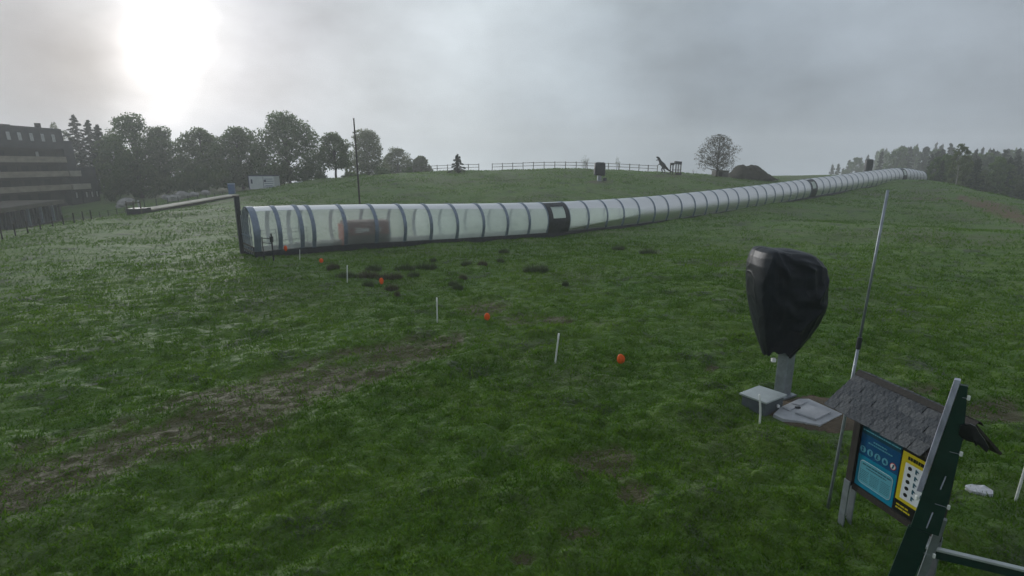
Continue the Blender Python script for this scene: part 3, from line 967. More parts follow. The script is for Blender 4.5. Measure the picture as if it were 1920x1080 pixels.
# ------------------------------------------------------------------ covered snow gun in the field
def tarp_mesh(rings, depth_ratio, seed, nseg=150, fold=0.03, NZ=90):
    """rings: (z, xmin, xmax) from the shoulders down; a plastic cover with creases falling from its corners"""
    g = random.Random(seed)
    zs_, a_, b_ = [np.array(q_, float) for q_ in zip(*rings)]
    tt = np.linspace(0, 1, len(zs_))
    vs = []
    cre = [(R(a0), w_, am, ph_) for a0, w_, am, ph_ in [(-150, .16, .07, .0), (-118, .13, .05, .2), (-92, .10, .045, -.3), (-62, .12, .06, -.15), (-35, .14, .07, .1),
                                                       (-5, .15, .05, 0), (40, .2, .05, 0), (90, .2, .05, 0), (140, .2, .06, 0), (178, .14, .06, .1)]]
    for i in range(NZ + 1):
        t = i / NZ
        zz = float(np.interp(t, tt, zs_)); x0 = float(np.interp(t, tt, a_)); x1 = float(np.interp(t, tt, b_))
        c, hw = (x0 + x1) / 2, (x1 - x0) / 2
        for j in range(nseg):
            th = 2 * math.pi * j / nseg
            ct, st_ = math.cos(th), math.sin(th)
            e = 0.52
            ux = math.copysign(abs(ct) ** e, ct); uy = math.copysign(abs(st_) ** e, st_)
            cr_ = 0.0
            for a0, w_, am, ph_ in cre:
                dd = (th - a0 - ph_ * (t - .3) + math.pi) % (2 * math.pi) - math.pi
                cr_ += am * math.exp(-(dd / w_) ** 2)
            env = 0.35 + 1.1 * max(0, t - .25)
            sag = 0.0
            if st_ < 0:                                       # swags hanging on the front face
                for zc, wz, am in ((.30, .05, .022), (.44, .04, .016), (.60, .05, .022)):
                    zc2 = zc - .10 * (ux - .25) ** 2 * 1.6
                    sag += am * math.exp(-((t - zc2) / wz) ** 2) * (1 - abs(ux) ** 4)
            f = 1 + (cr_ - .06) * env * (fold / .045)
            dz = 0.0
            if t > .80:
                k_ = (t - .80) / .20
                dz = k_ * (.10 * math.sin(3 * th + .6) + .06 * math.sin(7 * th + 2.0) - .06 * ux)
            y_ = hw * depth_ratio * uy * (f + sag * 2.2)
            vs.append((c + hw * ux * (1 + (f - 1) * .25), y_, zz + dz * .55))
    fs = [(i * nseg + j, (i + 1) * nseg + j, (i + 1) * nseg + (j + 1) % nseg, i * nseg + (j + 1) % nseg) for i in range(NZ) for j in range(nseg)]
    # crown: from the shoulder ring up to an uneven top line
    n0 = len(vs)
    top_pts = vs[:nseg]
    for q_, lift in ((.72, .035), (.36, .055), (0.0, .06)):
        for j in range(nseg):
            x, y, z = top_pts[j]
            xm = sum(p_[0] for p_ in top_pts) / nseg
            vs.append((xm + (x - xm) * (.55 + .45 * q_) if q_ else xm + (x - xm) * .5, y * q_, z + lift * (1 + .3 * math.sin(5 * x + 3))))
    prev = 0
    for r_ in range(3):
        cur = n0 + r_ * nseg
        fs += [(prev + j, prev + (j + 1) % nseg, cur + (j + 1) % nseg, cur + j) for j in range(nseg)]
        prev = cur
    return vs, fs

def tarp_mat():
    m = mat('black_tarpaulin', (0.016, 0.020, 0.026), 0.45, spec=0.22, var=0.35, scale=3)
    n, l = m.node_tree.nodes, m.node_tree.links
    b = n['Principled BSDF']
    t = nd(n, 'ShaderNodeTexCoord')
    mp_ = nd(n, 'ShaderNodeMapping'); mp_.inputs['Scale'].default_value = (1, 1, .45)
    l.new(t.outputs['Object'], mp_.inputs[0])
    w = nd(n, 'ShaderNodeTexNoise'); w.inputs['Scale'].default_value = 1.8; w.inputs['Detail'].default_value = 1.6; w.inputs['Distortion'].default_value = 1.0
    l.new(mp_.outputs[0], w.inputs['Vector'])
    sb_ = nd(n, 'ShaderNodeMath', operation='SUBTRACT'); sb_.inputs[1].default_value = .5
    l.new(w.outputs['Fac'], sb_.inputs[0])
    ab_ = nd(n, 'ShaderNodeMath', operation='ABSOLUTE'); l.new(sb_.outputs[0], ab_.inputs[0])
    pw_ = nd(n, 'ShaderNodeMath', operation='POWER'); pw_.inputs[1].default_value = .6; l.new(ab_.outputs[0], pw_.inputs[0])
    bu = nd(n, 'ShaderNodeBump'); bu.inputs['Strength'].default_value = 0.4; bu.inputs['Distance'].default_value = -0.10
    l.new(pw_.outputs[0], bu.inputs['Height']); l.new(bu.outputs[0], b.inputs['Normal'])
    return m
M['tarp'] = tarp_mat()

gb = G(1466, 741)
gun = empty('snow_gun', gb)
tag(gun, 'snow gun wrapped in a glossy black cover on a grey steel mast', 'snow gun')
s_ = depth_of((gb.x, gb.y, gb.z + 2)) / F
def gzv(py): return top_z(gb, py) - gb.z
def gtop(px, y): return gzv(y)
def gxz(px, py):
    z = top_z(gb, py)
    return (px - 960) / F * depth_of((gb.x, gb.y, z)) - gb.x
gx = lambda px: gxz(px, 480)
rings = [(gzv(y), gxz(a + 5, y), gxz(b - 8, y)) for y, a, b in [(473, 1414, 1526), (482, 1409, 1536), (496, 1405, 1542), (520, 1403, 1544), (548, 1404, 1543), (575, 1407, 1539),
                                                (600, 1411, 1530), (625, 1416, 1516), (645, 1421, 1500), (662, 1426, 1484)]]
vs, fs = tarp_mesh(rings, 0.8, 4)
xl, xr = gx(1405), gx(1542)
CREASE = [(1430, 464, 1497, 494, .07, 5), (1432, 468, 1470, 548, .06, 5), (1470, 548, 1512, 560, .05, 5), (1541, 497, 1505, 548, .08, 6), (1541, 495, 1470, 478, .06, 5), (1495, 496, 1498, 538, .06, 4),
          (1426, 478, 1409, 530, .07, 5), (1430, 470, 1416, 640, .05, 6), (1475, 607, 1522, 560, .07, 6), (1475, 607, 1453, 560, .06, 6), (1520, 628, 1541, 530, .06, 6), (1450, 500, 1440, 600, .03, 5), (1486, 640, 1470, 580, .03, 5)]
BOT = ([1420, 1428, 1445, 1462, 1474, 1486, 1500, 1523, 1540], [664, 669, 664, 655, 668, 662, 654, 630, 618])
out = []
for x, y, z in vs:
    wx, wz = gb.x + x, gb.z + z
    px_, py_ = project(np.array([wx]), np.array([gb.y]), np.array([wz]))
    px_, py_ = float(px_[0]), float(py_[0])
    lift = 0.0
    for x0_, y0_, x1_, y1_, am, w_ in CREASE:
        L2 = (x1_ - x0_) ** 2 + (y1_ - y0_) ** 2
        t = max(0, min(1, ((px_ - x0_) * (x1_ - x0_) + (py_ - y0_) * (y1_ - y0_)) / L2))
        dd = math.hypot(px_ - x0_ - t * (x1_ - x0_), py_ - y0_ - t * (y1_ - y0_))
        lift += 1.05 * am * math.exp(-dd / (w_ * 1.3))
    if y < 0:
        y -= lift
    if py_ > 610:
        zb_ = top_z(gb, float(np.interp(px_, *BOT))) - gb.z
        k = min(1, (py_ - 610) / 50)
        z = z + (max(z, zb_) - z) * k if py_ > 640 else z
    z += (.07 * math.exp(-((x - gx(1432)) / .2) ** 2) - .10 * max(0, (x - gx(1470)) / (xr - gx(1470))) ** 2) * max(0, min(1, (z - gzv(540)) / (gzv(473) - gzv(540))))
    out.append((x, y, z))
vs = out
MB().add(vs, fs).build('cover', M['tarp'], gun, smooth=True)
b = MB()
b.box((0, 0, (gzv(655) - .1) / 2), (.25, .25, gzv(655) + .1), Matrix.Rotation(.5, 3, 'Z'))
mast = b.build('mast', M['steel'], gun, bevel=.015)
MB().box((0, 0, .02), (.42, .42, .04), Matrix.Rotation(.5, 3, 'Z')).build('base_plate', M['steel'], mast)
MB().box((.0, -.0, gzv(640)), (.3, .3, .12), Matrix.Rotation(.5, 3, 'Z')).build('swivel_head', M['dark_steel'], gun)
b = MB().box((-.33, -.1, gzv(672)), (.09, .09, .09)); b.build('hose_coupling', M['white_paint'], gun, bevel=.02)

# pale lidded box left of the mast
lid = [P(1386, 738, 11.3), P(1423, 725, 11.9), P(1476, 741, 11.75), P(1437, 757, 11.15)]
zl = .30
lid = []
for px, py in [(1386, 738), (1423, 724), (1476, 741), (1437, 757)]:
    v = (540 - py) / F
    d = (CAM.z - zl) / (SP - CP * v)
    lid.append(P(px, py, d))
c = sum(lid, Vector()) / 4
bx = empty('valve_box', (c.x, c.y, gz(c.x, c.y)))
tag(bx, 'low grey valve box with a pale tilted metal lid beside the mast', 'box')
M['lid'] = mat('pale_lid', (0.46, 0.50, 0.49), 0.4, 0.3, var=.12, scale=3)
loc = [q_ - bx.location for q_ in lid]
MB().hexa([q_ - Vector((0, 0, .02)) for q_ in loc], [q_ + Vector((0, 0, .02)) for q_ in loc]).build('lid', M['lid'], bx, bevel=.006)
cc_ = sum(loc, Vector()) / 4
ins = [cc_ + (q_ - cc_) * .86 for q_ in loc]
MB().hexa([Vector((q_.x, q_.y, -.08)) for q_ in ins], [Vector((q_.x, q_.y, q_.z - .022)) for q_ in ins]).build('body', mat('box_wall', (0.10, 0.115, 0.125), .7, var=.3, scale=3), bx)
MB().box(ins[2].lerp(ins[3], .35) + Vector((0, 0, -.18)) + Vector((0.02, -.02, 0)), (.05, .05, .05)).build('latch', M['white_paint'], bx)

# concrete pad with a raised hatch
def ground_poly(pts, z_off):
    return [Vector((q_.x, q_.y, gz(q_.x, q_.y) + z_off)) for q_ in (G(a, b_) for a, b_ in pts)]
padp = ground_poly([(1449, 782), (1462, 768), (1497, 752), (1516, 752), (1579, 781), (1537, 803), (1500, 796), (1468, 790)], .0)
pc = sum(padp, Vector()) / len(padp)
pad = empty('concrete_pad', (pc.x, pc.y, gz(pc.x, pc.y)))
tag(pad, 'weathered pale concrete pad with a raised hatch beside the covered snow gun', 'pad')
b = MB(); n_ = len(padp)
lo = [q_ - pad.location - Vector((0, 0, .15)) for q_ in padp]; hi = [q_ - pad.location + Vector((0, 0, .05)) for q_ in padp]
b.add(lo + hi, [tuple(range(n_ - 1, -1, -1)), tuple(range(n_, 2 * n_))] + [(i, (i + 1) % n_, n_ + (i + 1) % n_, n_ + i) for i in range(n_)])
M['pad'] = mat('pad_concrete', (0.40, 0.41, 0.43), .8, var=.18, scale=2.5, bump=.2)
b.build('slab', M['pad'], pad, bevel=.01)
for pts, h0, h1, nm_ in (([(1490, 782), (1512, 766), (1557, 780), (1529, 794)], .054, .095, 'hatch'), ([(1467, 771), (1478, 765), (1493, 769), (1480, 776)], .054, .072, 'cover_slab'),
                         ([(1483, 763), (1496, 754), (1515, 759), (1500, 766)], .054, .07, 'cover_slab')):
    qs = [q_ - pad.location for q_ in ground_poly(pts, 0)]
    MB().hexa([q_ + Vector((0, 0, h0)) for q_ in qs], [q_ + Vector((0, 0, h1)) for q_ in qs]).build(nm_, M['pad'], pad, bevel=.006)
MB().box(Vector((G(1495, 770).x, G(1495, 770).y, 0)) - Vector((pad.location.x, pad.location.y, 0)) + Vector((0, 0, .068)), (.10, .05, .03)).build('handle', M['dark_steel'], pad)
# trodden brown earth around the pad
ep = ground_poly([(1440, 776), (1474, 748), (1500, 742), (1530, 741), (1575, 752), (1630, 775), (1640, 800), (1600, 806), (1560, 812), (1530, 806), (1480, 797)], .0)
ec = sum(ep, Vector()) / len(ep)
vs, fs = [], []
g_ = random.Random(2)
NA = 60
for ring in range(9):
    f = ring / 8
    for j in range(NA):
        t = j / NA * len(ep); i = int(t)
        e_ = ep[i % len(ep)].lerp(ep[(i + 1) % len(ep)], t - i)
        q_ = ec.lerp(e_, f * (1 + g_.uniform(-.06, .06)))
        vs.append((q_.x, q_.y, surf1(q_.x, q_.y) * (f > .7) * 0 + gz(q_.x, q_.y) + .05 * (1 - f ** 4) - .022 + g_.uniform(0, .015)))
for ring in range(8):
    for j in range(NA):
        fs.append((ring * NA + j, ring * NA + (j + 1) % NA, (ring + 1) * NA + (j + 1) % NA, (ring + 1) * NA + j))
eo = MB().add(vs, fs).build('bare_earth', mat('trodden_earth', (0.135, 0.098, 0.064), .95, var=.3, scale=3, col2=(0.065, 0.055, 0.038), bump=.7, bscale=14), None, smooth=True)
tag(eo, 'patch of trodden brown earth around the concrete pad', 'earth', kind='structure')

# ------------------------------------------------------------------ notice kiosk with slate roof
K0 = G(1583, 988)
KU = Vector((.225, -.974, 0)).normalized()                  # along the board, towards the camera
KN = Vector((KU.y, -KU.x, 0))                               # board front normal
if KN.x > 0: KN = -KN
kio = empty('notice_kiosk', K0)
tag(kio, 'wooden notice board with a slate roof and blue and yellow posters', 'notice board')
UP = Vector((0, 0, 1))
def kp(u, n_, z): return KU * u + KN * n_ + UP * z
def kbox(u0, u1, n0, n1, z0, z1, name, m, parent=None, bevel=.004):
    b = MB()
    b.hexa([kp(u0, n0, z0), kp(u1, n0, z0), kp(u1, n1, z0), kp(u0, n1, z0)], [kp(u0, n0, z1), kp(u1, n0, z1), kp(u1, n1, z1), kp(u0, n1, z1)])
    return b.build(name, m, parent or kio, bevel=bevel)
BL = 1.12
for u0 in (-.06, BL):
    kbox(u0, u0 + .10, -.05, .05, .68, 1.92, 'post', M['wood_dark'])
    kbox(u0 + .002, u0 + .098, .052, .072, -.1, .74, 'steel_foot', M['steel'])
    kbox(u0 + .002, u0 + .098, -.072, -.052, -.1, .74, 'steel_foot', M['steel'])
kbox(.042, BL - .002, -.03, .035, .64, .72, 'bottom_rail', M['wood_dark'])
kbox(.042, BL - .002, -.03, .035, 1.72, 1.82, 'top_rail', M['wood_dark'])
M['board'] = mat('board_back', (0.02, 0.03, 0.035), .6, var=.2)
kbox(.042, BL - .002, -.02, .012, .722, 1.718, 'back_board', M['board'])
def flat(poly_uz, n_, name, m, parent):
    b = MB(); k = len(poly_uz)
    b.add([kp(u, n_, z) for u, z in poly_uz] + [kp(u, n_ - .002, z) for u, z in poly_uz],
          [tuple(range(k)), tuple(range(2 * k - 1, k - 1, -1))] + [(i, k + i, k + (i + 1) % k, (i + 1) % k) for i in range(k)])
    return b.build(name, m, parent)
def rrect(u0, u1, z0, z1, r, n=5):
    pts = []
    for cx, cz, a0 in ((u1 - r, z1 - r, 0), (u0 + r, z1 - r, 90), (u0 + r, z0 + r, 180), (u1 - r, z0 + r, 270)):
        for i in range(n + 1):
            a = R(a0 + 90 * i / n)
            pts.append((cx + r * math.cos(a), cz + r * math.sin(a)))
    return pts
def disc(u, z, r, n=20, asp=1.0):
    return [(u + r * math.cos(2 * math.pi * i / n), z + asp * r * math.sin(2 * math.pi * i / n)) for i in range(n)]
mk = lambda n_, c: mat(n_, c, .35, var=.06, scale=6)
M['p_navy'] = mk('poster_navy', (0.006, 0.075, 0.19))
M['p_teal'] = mk('poster_teal', (0.008, 0.055, 0.085))
M['p_cyan'] = mk('poster_cyan', (0.006, 0.21, 0.33))
M['p_pale'] = mk('poster_pale', (0.11, 0.36, 0.44))
M['p_white'] = mk('poster_white', (0.66, 0.70, 0.72))
M['p_yellow'] = mk('poster_yellow', (0.56, 0.46, 0.02))
M['p_black'] = mk('poster_black', (0.012, 0.012, 0.012))
M['p_ink'] = mk('poster_ink', (0.03, 0.10, 0.14))
M['p_red'] = mk('poster_red', (0.45, 0.04, 0.03))
ps = kbox(.055, .625, .0125, .016, .735, 1.70, 'blue_poster', M['p_navy'], bevel=0)
ps['label'] = 'blue safety poster with round pictograms and a pale text box'
flat([(.056, 1.50), (.624, 1.50), (.624, 1.699), (.056, 1.699)], .0185, 'poster_header', M['p_teal'], ps)
flat([(.056, .736), (.624, .736), (.624, 1.19), (.056, 1.19)], .0185, 'poster_lower_field', M['p_cyan'], ps)
bxp = flat(rrect(.10, .585, .80, 1.13, .05), .0205, 'text_box_border', M['p_white'], ps)
flat(rrect(.106, .579, .806, 1.124, .046), .0225, 'text_box', M['p_pale'], ps)
def dashes(name, m, parent, rows, n_, seed, kind='stuff'):
    g = random.Random(seed); b = MB()
    for (u0, u1, z, h, wmin, wmax) in rows:
        u = u0
        while u < u1 - .004:
            w = min(g.uniform(wmin, wmax), u1 - u)
            q_ = [kp(u, n_, z), kp(u + w, n_, z), kp(u + w, n_, z + h), kp(u, n_, z + h)]
            b.hexa([x - KN * .0006 for x in q_], q_)
            u += w + g.uniform(.004, .009)
    o = b.build(name, m, parent); o['kind'] = kind
    return o
dashes('header_text', M['p_pale'], ps, [(.20, .50, 1.60, .022, .02, .05), (.07, .61, 1.545, .016, .02, .05), (.24, .44, 1.435, .018, .01, .03), (.17, .53, 1.395, .016, .01, .03)], .0205, 1)
dashes('box_text', M['p_ink'], ps, [(.14, .56, 1.075, .020, .02, .05), (.20, .50, 1.04, .014, .015, .03)] +
       [(u0, u0 + .13, .99 - .024 * i, .008, .008, .03) for i in range(7) for u0 in (.12, .275, .43)], .0238, 2)
for i, u in enumerate((.105, .215, .325, .435, .55)):
    base = M['p_white'] if i == 4 else M['p_pale']
    d_ = flat(disc(u, 1.275, .043, asp=1.1), .0185, 'pictogram', M['p_red'] if i == 4 else base, ps)
    if i == 4:
        flat(disc(u, 1.275, .034, asp=1.1), .0205, 'pictogram_field', M['p_white'], d_)
    fig = [[(-.012, -.03), (.012, -.03), (.006, .01), (.016, .03), (-.016, .03), (-.006, .01)], [(-.006, -.035), (.02, -.03), (.004, .0), (.008, .035), (-.008, .035), (-.012, 0)],
           [(-.022, -.03), (.02, -.03), (.02, -.02), (0, -.016), (.006, .034), (-.008, .034)], [(-.02, -.02), (.02, -.025), (.012, .02), (-.014, .028)],
           [(-.018, -.03), (.004, -.03), (.014, .0), (.02, .028), (-.004, .03), (-.004, 0)]][i]
    flat([(u + x, 1.275 + z) for x, z in fig], .0225, 'pictogram_figure', M['p_navy'] if i < 4 else M['p_ink'], d_)
py = kbox(.64, 1.09, .0125, .016, .735, 1.70, 'yellow_poster', M['p_black'], bevel=0)
py['label'] = 'black and yellow trail poster with rows of small signs'
flat([(.645, .90), (1.085, .90), (1.085, 1.56), (.645, 1.56)], .0185, 'yellow_field', M['p_yellow'], py)
flat([(.70, .945), (1.03, .945), (1.03, 1.43), (.70, 1.43)], .0205, 'white_field', M['p_white'], py)
dashes('poster_title', M['p_black'], py, [(.72, 1.02, 1.475, .045, .02, .04)], .0205, 3)
dashes('poster_top_text', M['p_yellow'], py, [(.67, 1.05, 1.60, .016, .02, .05), (.67, .95, 1.64, .012, .02, .05)], .0185, 4)
dashes('poster_foot_text', M['p_yellow'], py, [(.67, .83, .83, .022, .03, .06), (.67, .86, .785, .022, .03, .06)], .0185, 5)
for i in range(5):
    z = 1.375 - .09 * i
    flat(disc(.765, z, .026, 9), .0225, 'sign_symbol', M['p_black'], py)
    flat([(.835, z - .03), (.858, z - .03), (.852, z), (.88, z), (.88, z + .008), (.846, z + .03), (.835, z + .03)], .0225, 'sign_symbol', M['p_ink'], py)
    flat([(.94, z - .025), (.985, z - .025), (.985, z + .0), (.94, z + .02)], .0225, 'sign_symbol', M['p_ink'], py)
# roof: boards, then slates one by one
RE, RR_, HS = 1.86, 2.26, .46
U0, U1 = -.15, 1.38
ro = empty('roof'); ro.parent = kio
sl = (Vector((HS, RR_ - RE))).length
def rp(u, t, sgn, lift):
    """t: 0 at the eave, 1 at the ridge"""
    nn = KN * sgn
    nrm = (nn * (RR_ - RE) + UP * HS).normalized()
    return KU * u + nn * (HS * (1 - t)) + UP * (RE + (RR_ - RE) * t) + nrm * lift
for sgn in (1, -1):
    b = MB()
    b.hexa([rp(U0 + .02, .0, sgn, -.03), rp(U1 - .02, .0, sgn, -.03), rp(U1 - .02, .985, sgn, -.03), rp(U0 + .02, .985, sgn, -.03)],
           [rp(U0 + .02, .0, sgn, 0), rp(U1 - .02, .0, sgn, 0), rp(U1 - .02, .985, sgn, 0), rp(U0 + .02, .985, sgn, 0)])
    b.build('roof_board', M['wood_dark'], ro)
M['slate'] = []
for i, c_ in enumerate([(.060, .067, .075), (.072, .078, .085), (.050, .056, .064), (.086, .091, .096)]):
    M['slate'].append(mat('slate_%d' % i, c_, .7, spec=.35, var=.3, scale=9, bump=.5, bscale=30))
ROWS = 6
SW = .170
slate_me = []
g_ = random.Random(11)
for k in range(8):                                           # a few slightly different slates, local: x width, y up the slope
    b = MB(); w, h, t_ = SW * g_.uniform(.475, .495), sl / ROWS * 1.6, .006 + .003 * g_.random()
    j = [g_.uniform(-.005, .005) for _ in range(6)]
    q0 = [Vector((-w + j[0], j[1], 0)), Vector((-w * .2, j[5] - .004, 0)), Vector((w + j[2], j[3], 0)), Vector((w + j[4], h, 0)), Vector((-w, h, 0))]
    b.add(q0 + [x + Vector((0, 0, t_)) for x in q0], [(4, 3, 2, 1, 0), (5, 6, 7, 8, 9)] + [(i, (i + 1) % 5, 5 + (i + 1) % 5, 5 + i) for i in range(5)])
    m_ = b.mesh('slate'); m_.materials.append(M['slate'][k % 4]); slate_me.append(m_)
for sgn in (1, -1):
    nn = KN * sgn
    upv = (rp(0, 1, sgn, 0) - rp(0, 0, sgn, 0)).normalized()
    for row in range(ROWS):
        nS = int((U1 - U0) / SW)
        cells = [(U0 + (k + .5) * SW, 1.0) for k in range(nS)]
        if row % 2:
            cells = [(U0 + .25 * SW, .5)] + [(U0 + (k + 1) * SW, 1.0) for k in range(nS - 1)] + [(U0 + (nS - .25) * SW, .5)]
        for u, sx_ in cells:
            u += g_.uniform(-.003, .003)
            t = row / ROWS + g_.uniform(-.010, .010) - .03
            if t > .86: t = .84
            o = link('slate', slate_me[g_.randrange(8)], None, ro)
            zax = upv.cross(KU) if sgn < 0 else KU.cross(upv)
            if zax.z < 0: zax = -zax
            xax = upv.cross(zax)
            zt = (zax + upv * -.055).normalized()
            ut = zt.cross(xax)
            mtx = Matrix((xax, ut, zt)).transposed().to_4x4()
            o.matrix_local = Matrix.Translation(rp(u, t, sgn, .014 + .004 * g_.random())) @ mtx @ Matrix.Rotation(g_.uniform(-.02, .02), 4, 'Z') @ Matrix.Diagonal((sx_, 1, 1, 1))
b = MB(); 
for sgn in (1, -1):
    b.hexa([rp(U0, .90, sgn, .034), rp(U1, .90, sgn, .034), rp(U1, 1.03, sgn, .036), rp(U0, 1.03, sgn, .036)], [rp(U0, .90, sgn, .040), rp(U1, .90, sgn, .040), rp(U1, 1.03, sgn, .044), rp(U0, 1.03, sgn, .044)])
bb = b.build('ridge_cap', M['wood_dark'], ro); bb['kind'] = 'stuff'

# ------------------------------------------------------------------ tall slim pole behind the kiosk
def long_pole(name, base_px, top_px, r0, r1, m, label, cat):
    p = G(*base_px)
    z1 = top_z(p, top_px[1]); d1 = depth_of((p.x, p.y, z1)); x1 = (top_px[0] - 960) / F * d1
    root = empty(name, p)
    H = z1 - p.z; dx = x1 - p.x
    f = lambda t, bow=0: Vector((dx * t + bow * math.sin(math.pi * t), 0, H * t))
    MB().tube([f(-.02), f(.2), f(.4), f(.56)], [r0, r0, r0 * .95, r0 * .92], 10).build('lower_tube', m, root, smooth=True)
    MB().tube([f(.555), f(.8, -.0), f(1.0)], [r1, r1, r1], 10).build('upper_tube', m, root, smooth=True)
    MB().tube([f(.54), f(.575)], r0 * 1.5, 10).build('coupling', M['dark_steel'], root)
    tag(root, label, cat)
    return root
tp_ = long_pole('tall_pole', (1551, 958), (1665, 356), .021, .017, M['steel'], 'tall thin grey jointed pole standing behind the slate roofed board', 'pole')

# ------------------------------------------------------------------ tall green board seen edge on, with clips and a torn black sheet
bt, bb_ = P(1797, 722, 5.15), P(1697, 1000, 5.6)
# line of the near edge, down to the ground
top = P(1800, 722, 5.2)
d_low = 5.75
low = P(1703, 1000, d_low)
dirv = (low - top).normalized()
gl = low + dirv * ((low.z - gz(low.x, low.y)) / -dirv.z)
brd = empty('display_board', (gl.x, gl.y, gz(gl.x, gl.y)))
tag(brd, 'tall dark green board standing edge on in front of the slate roofed board', 'board')
M['green'] = mat('dark_green_paint', (0.008, 0.034, 0.026), .42, var=.3, scale=3)
M['lilac'] = mat('scuffed_white_edge', (0.36, 0.37, 0.45), .5, var=.45, scale=9, streak=(1, 1, .3))
toC = Vector((-gl.x, -gl.y, 0)).normalized()
ax = Vector((-toC.y, toC.x, 0))
if ax.x < 0: ax = -ax                                        # towards the right in view
axd = (dirv)                                                 # down along the board
bk = (-toC)                                                  # away from the camera
H = (top - gl).length
def bp(s, lat, dep):                                         # s metres down from the top
    return top + dirv * s + ax * lat + bk * dep - brd.location
def bwid(s): return float(np.interp(s, [0, .5, 1.2, 1.9, H], [.06, .15, .215, .245, .28]))
b = MB()
ss = [0, .18, .5, .9, 1.3, 1.7]
for s0, s1 in zip(ss[:-1], ss[1:]):
    b.hexa([bp(s0, .0, 0), bp(s0, bwid(s0), .0), bp(s0, bwid(s0), .05), bp(s0, .0, .05)], [bp(s1, .0, 0), bp(s1, bwid(s1), .0), bp(s1, bwid(s1), .05), bp(s1, .0, .05)])
b.build('board', M['green'], brd)
b = MB()
for s0, s1 in zip(ss[:-1], ss[1:]):
    if s0 >= 1.3: continue
    b.hexa([bp(s0 - .05, -.052, -.02), bp(s0 - .05, -.006, -.02), bp(s0 - .05, -.006, .05), bp(s0 - .05, -.052, .05)], [bp(s1 - .05, -.052, -.02), bp(s1 - .05, -.006, -.02), bp(s1 - .05, -.006, .05), bp(s1 - .05, -.052, .05)])
b.build('edge_strip', M['lilac'], brd)
b = MB(); b.hexa([bp(1.702, -.02, -.01), bp(1.702, .17, -.01), bp(1.702, .17, .05), bp(1.702, -.02, .05)], [bp(H + .1, -.06, -.01), bp(H + .1, .17, -.01), bp(H + .1, .17, .05), bp(H + .1, -.06, .05)])
b.build('post', M['green'], brd)
b = MB(); b.hexa([bp(1.55, .20, .09), bp(1.55, .27, .09), bp(1.55, .27, .15), bp(1.55, .20, .15)], [bp(H + .1, .20, .09), bp(H + .1, .27, .09), bp(H + .1, .27, .15), bp(H + .1, .20, .15)])
b.build('steel_post', M['steel'], brd)
for s in (.12, .72, 1.34, 1.95):
    w = bwid(s)
    MB().tube([bp(s, w * .55, -.006), bp(s, w + .012, -.006)], .0035, 6).build('clip_wire', M['steel'], brd)
    MB().box(bp(s - .01, w + .01, -.01), (.022, .022, .05)).build('clip', M['white_plastic'], brd, bevel=.005)
MB().box(bp(1.32, -.03, -.03), (.03, .03, .05)).build('bolt', M['white_plastic'], brd, bevel=.008)
for s, l_ in ((1.0, .16), (1.45, .2), (1.85, .2)):
    MB().tube([bp(s, .13, -.004), bp(s + l_, .125, -.004)], .006, 6).build('slot_rod', M['lilac'], brd)
# torn black sheet hooked on the board
tb = top + dirv * .44 + ax * (.13) + bk * -.02
rag = bpy.data.meshes.new('torn_black_sheet')
pts2 = [(-.03, .0), (.05, .06), (.10, .045), (.14, -.02), (.20, -.09), (.245, -.17), (.235, -.23), (.19, -.185), (.15, -.165), (.135, -.20), (.115, -.16), (.05, -.165), (.01, -.15), (-.03, -.12)]
vs = []
for k, dz_ in ((0, -.012), (1, .012)):
    vs += [tb + ax * x * .85 + UP * (z * .85 + .03) + toC * (.03 * math.sin(9 * x + 5 * z) - dz_) for x, z in pts2]
    cxm, czm = .09, -.07
n_ = len(pts2)
c1 = [tb + ax * .09 - UP * .07 + toC * .05, tb + ax * .09 - UP * .07 + toC * .0]
vv = vs + c1
fs = [(2 * n_, i, (i + 1) % n_) for i in range(n_)] + [(2 * n_ + 1, n_ + (i + 1) % n_, n_ + i) for i in range(n_)] + [(i, n_ + i, n_ + (i + 1) % n_, (i + 1) % n_) for i in range(n_)]
rag.from_pydata([tuple(x - tb) for x in vv], [], fs)
ro_ = link('torn_black_sheet', rag, M['black_plastic']); ro_.location = tb
tag(ro_, 'torn black plastic sheet hooked on the tall green board', 'sheet')

# barrier rail running off to the right
r0 = P(1727, 1021, 6.0)
zr = r0.z
def atz(px, py, z):
    v = (540 - py) / F
    return P(px, py, (CAM.z - z) / (SP - CP * v))
zr = .62
r0, r1 = atz(1727, 1021, zr), atz(2080, 1104, zr)
rail = empty('barrier_rail', (r0.x, r0.y, gz(r0.x, r0.y)))
tag(rail, 'low barrier with a pale top rail leading away from the tall green board', 'barrier')
dv = (r1 - r0).normalized(); sv = Vector((-dv.y, dv.x, 0)).normalized()
L = (r1 - r0).length
def rb(s0, s1, w, z0, z1, name, m, off=0):
    b = MB(); o_ = r0 - rail.location; o_.z = 0
    q0 = [o_ + dv * s0 + sv * (off - w / 2), o_ + dv * s1 + sv * (off - w / 2), o_ + dv * s1 + sv * (off + w / 2), o_ + dv * s0 + sv * (off + w / 2)]
    return b.hexa([x + UP * z0 for x in q0], [x + UP * z1 for x in q0]).build(name, m, rail, bevel=.004)
dv.z = 0
rb(0, L, .06, zr - .03, zr, 'top_rail', M['lid'])
rb(.0, L, .02, zr - .14, zr - .034, 'side_board', M['green'])
for s in (.03, 1.1, L - .05):
    rb(s, s + .06, .05, -.12, zr - .145, 'post', M['green'], off=.05)

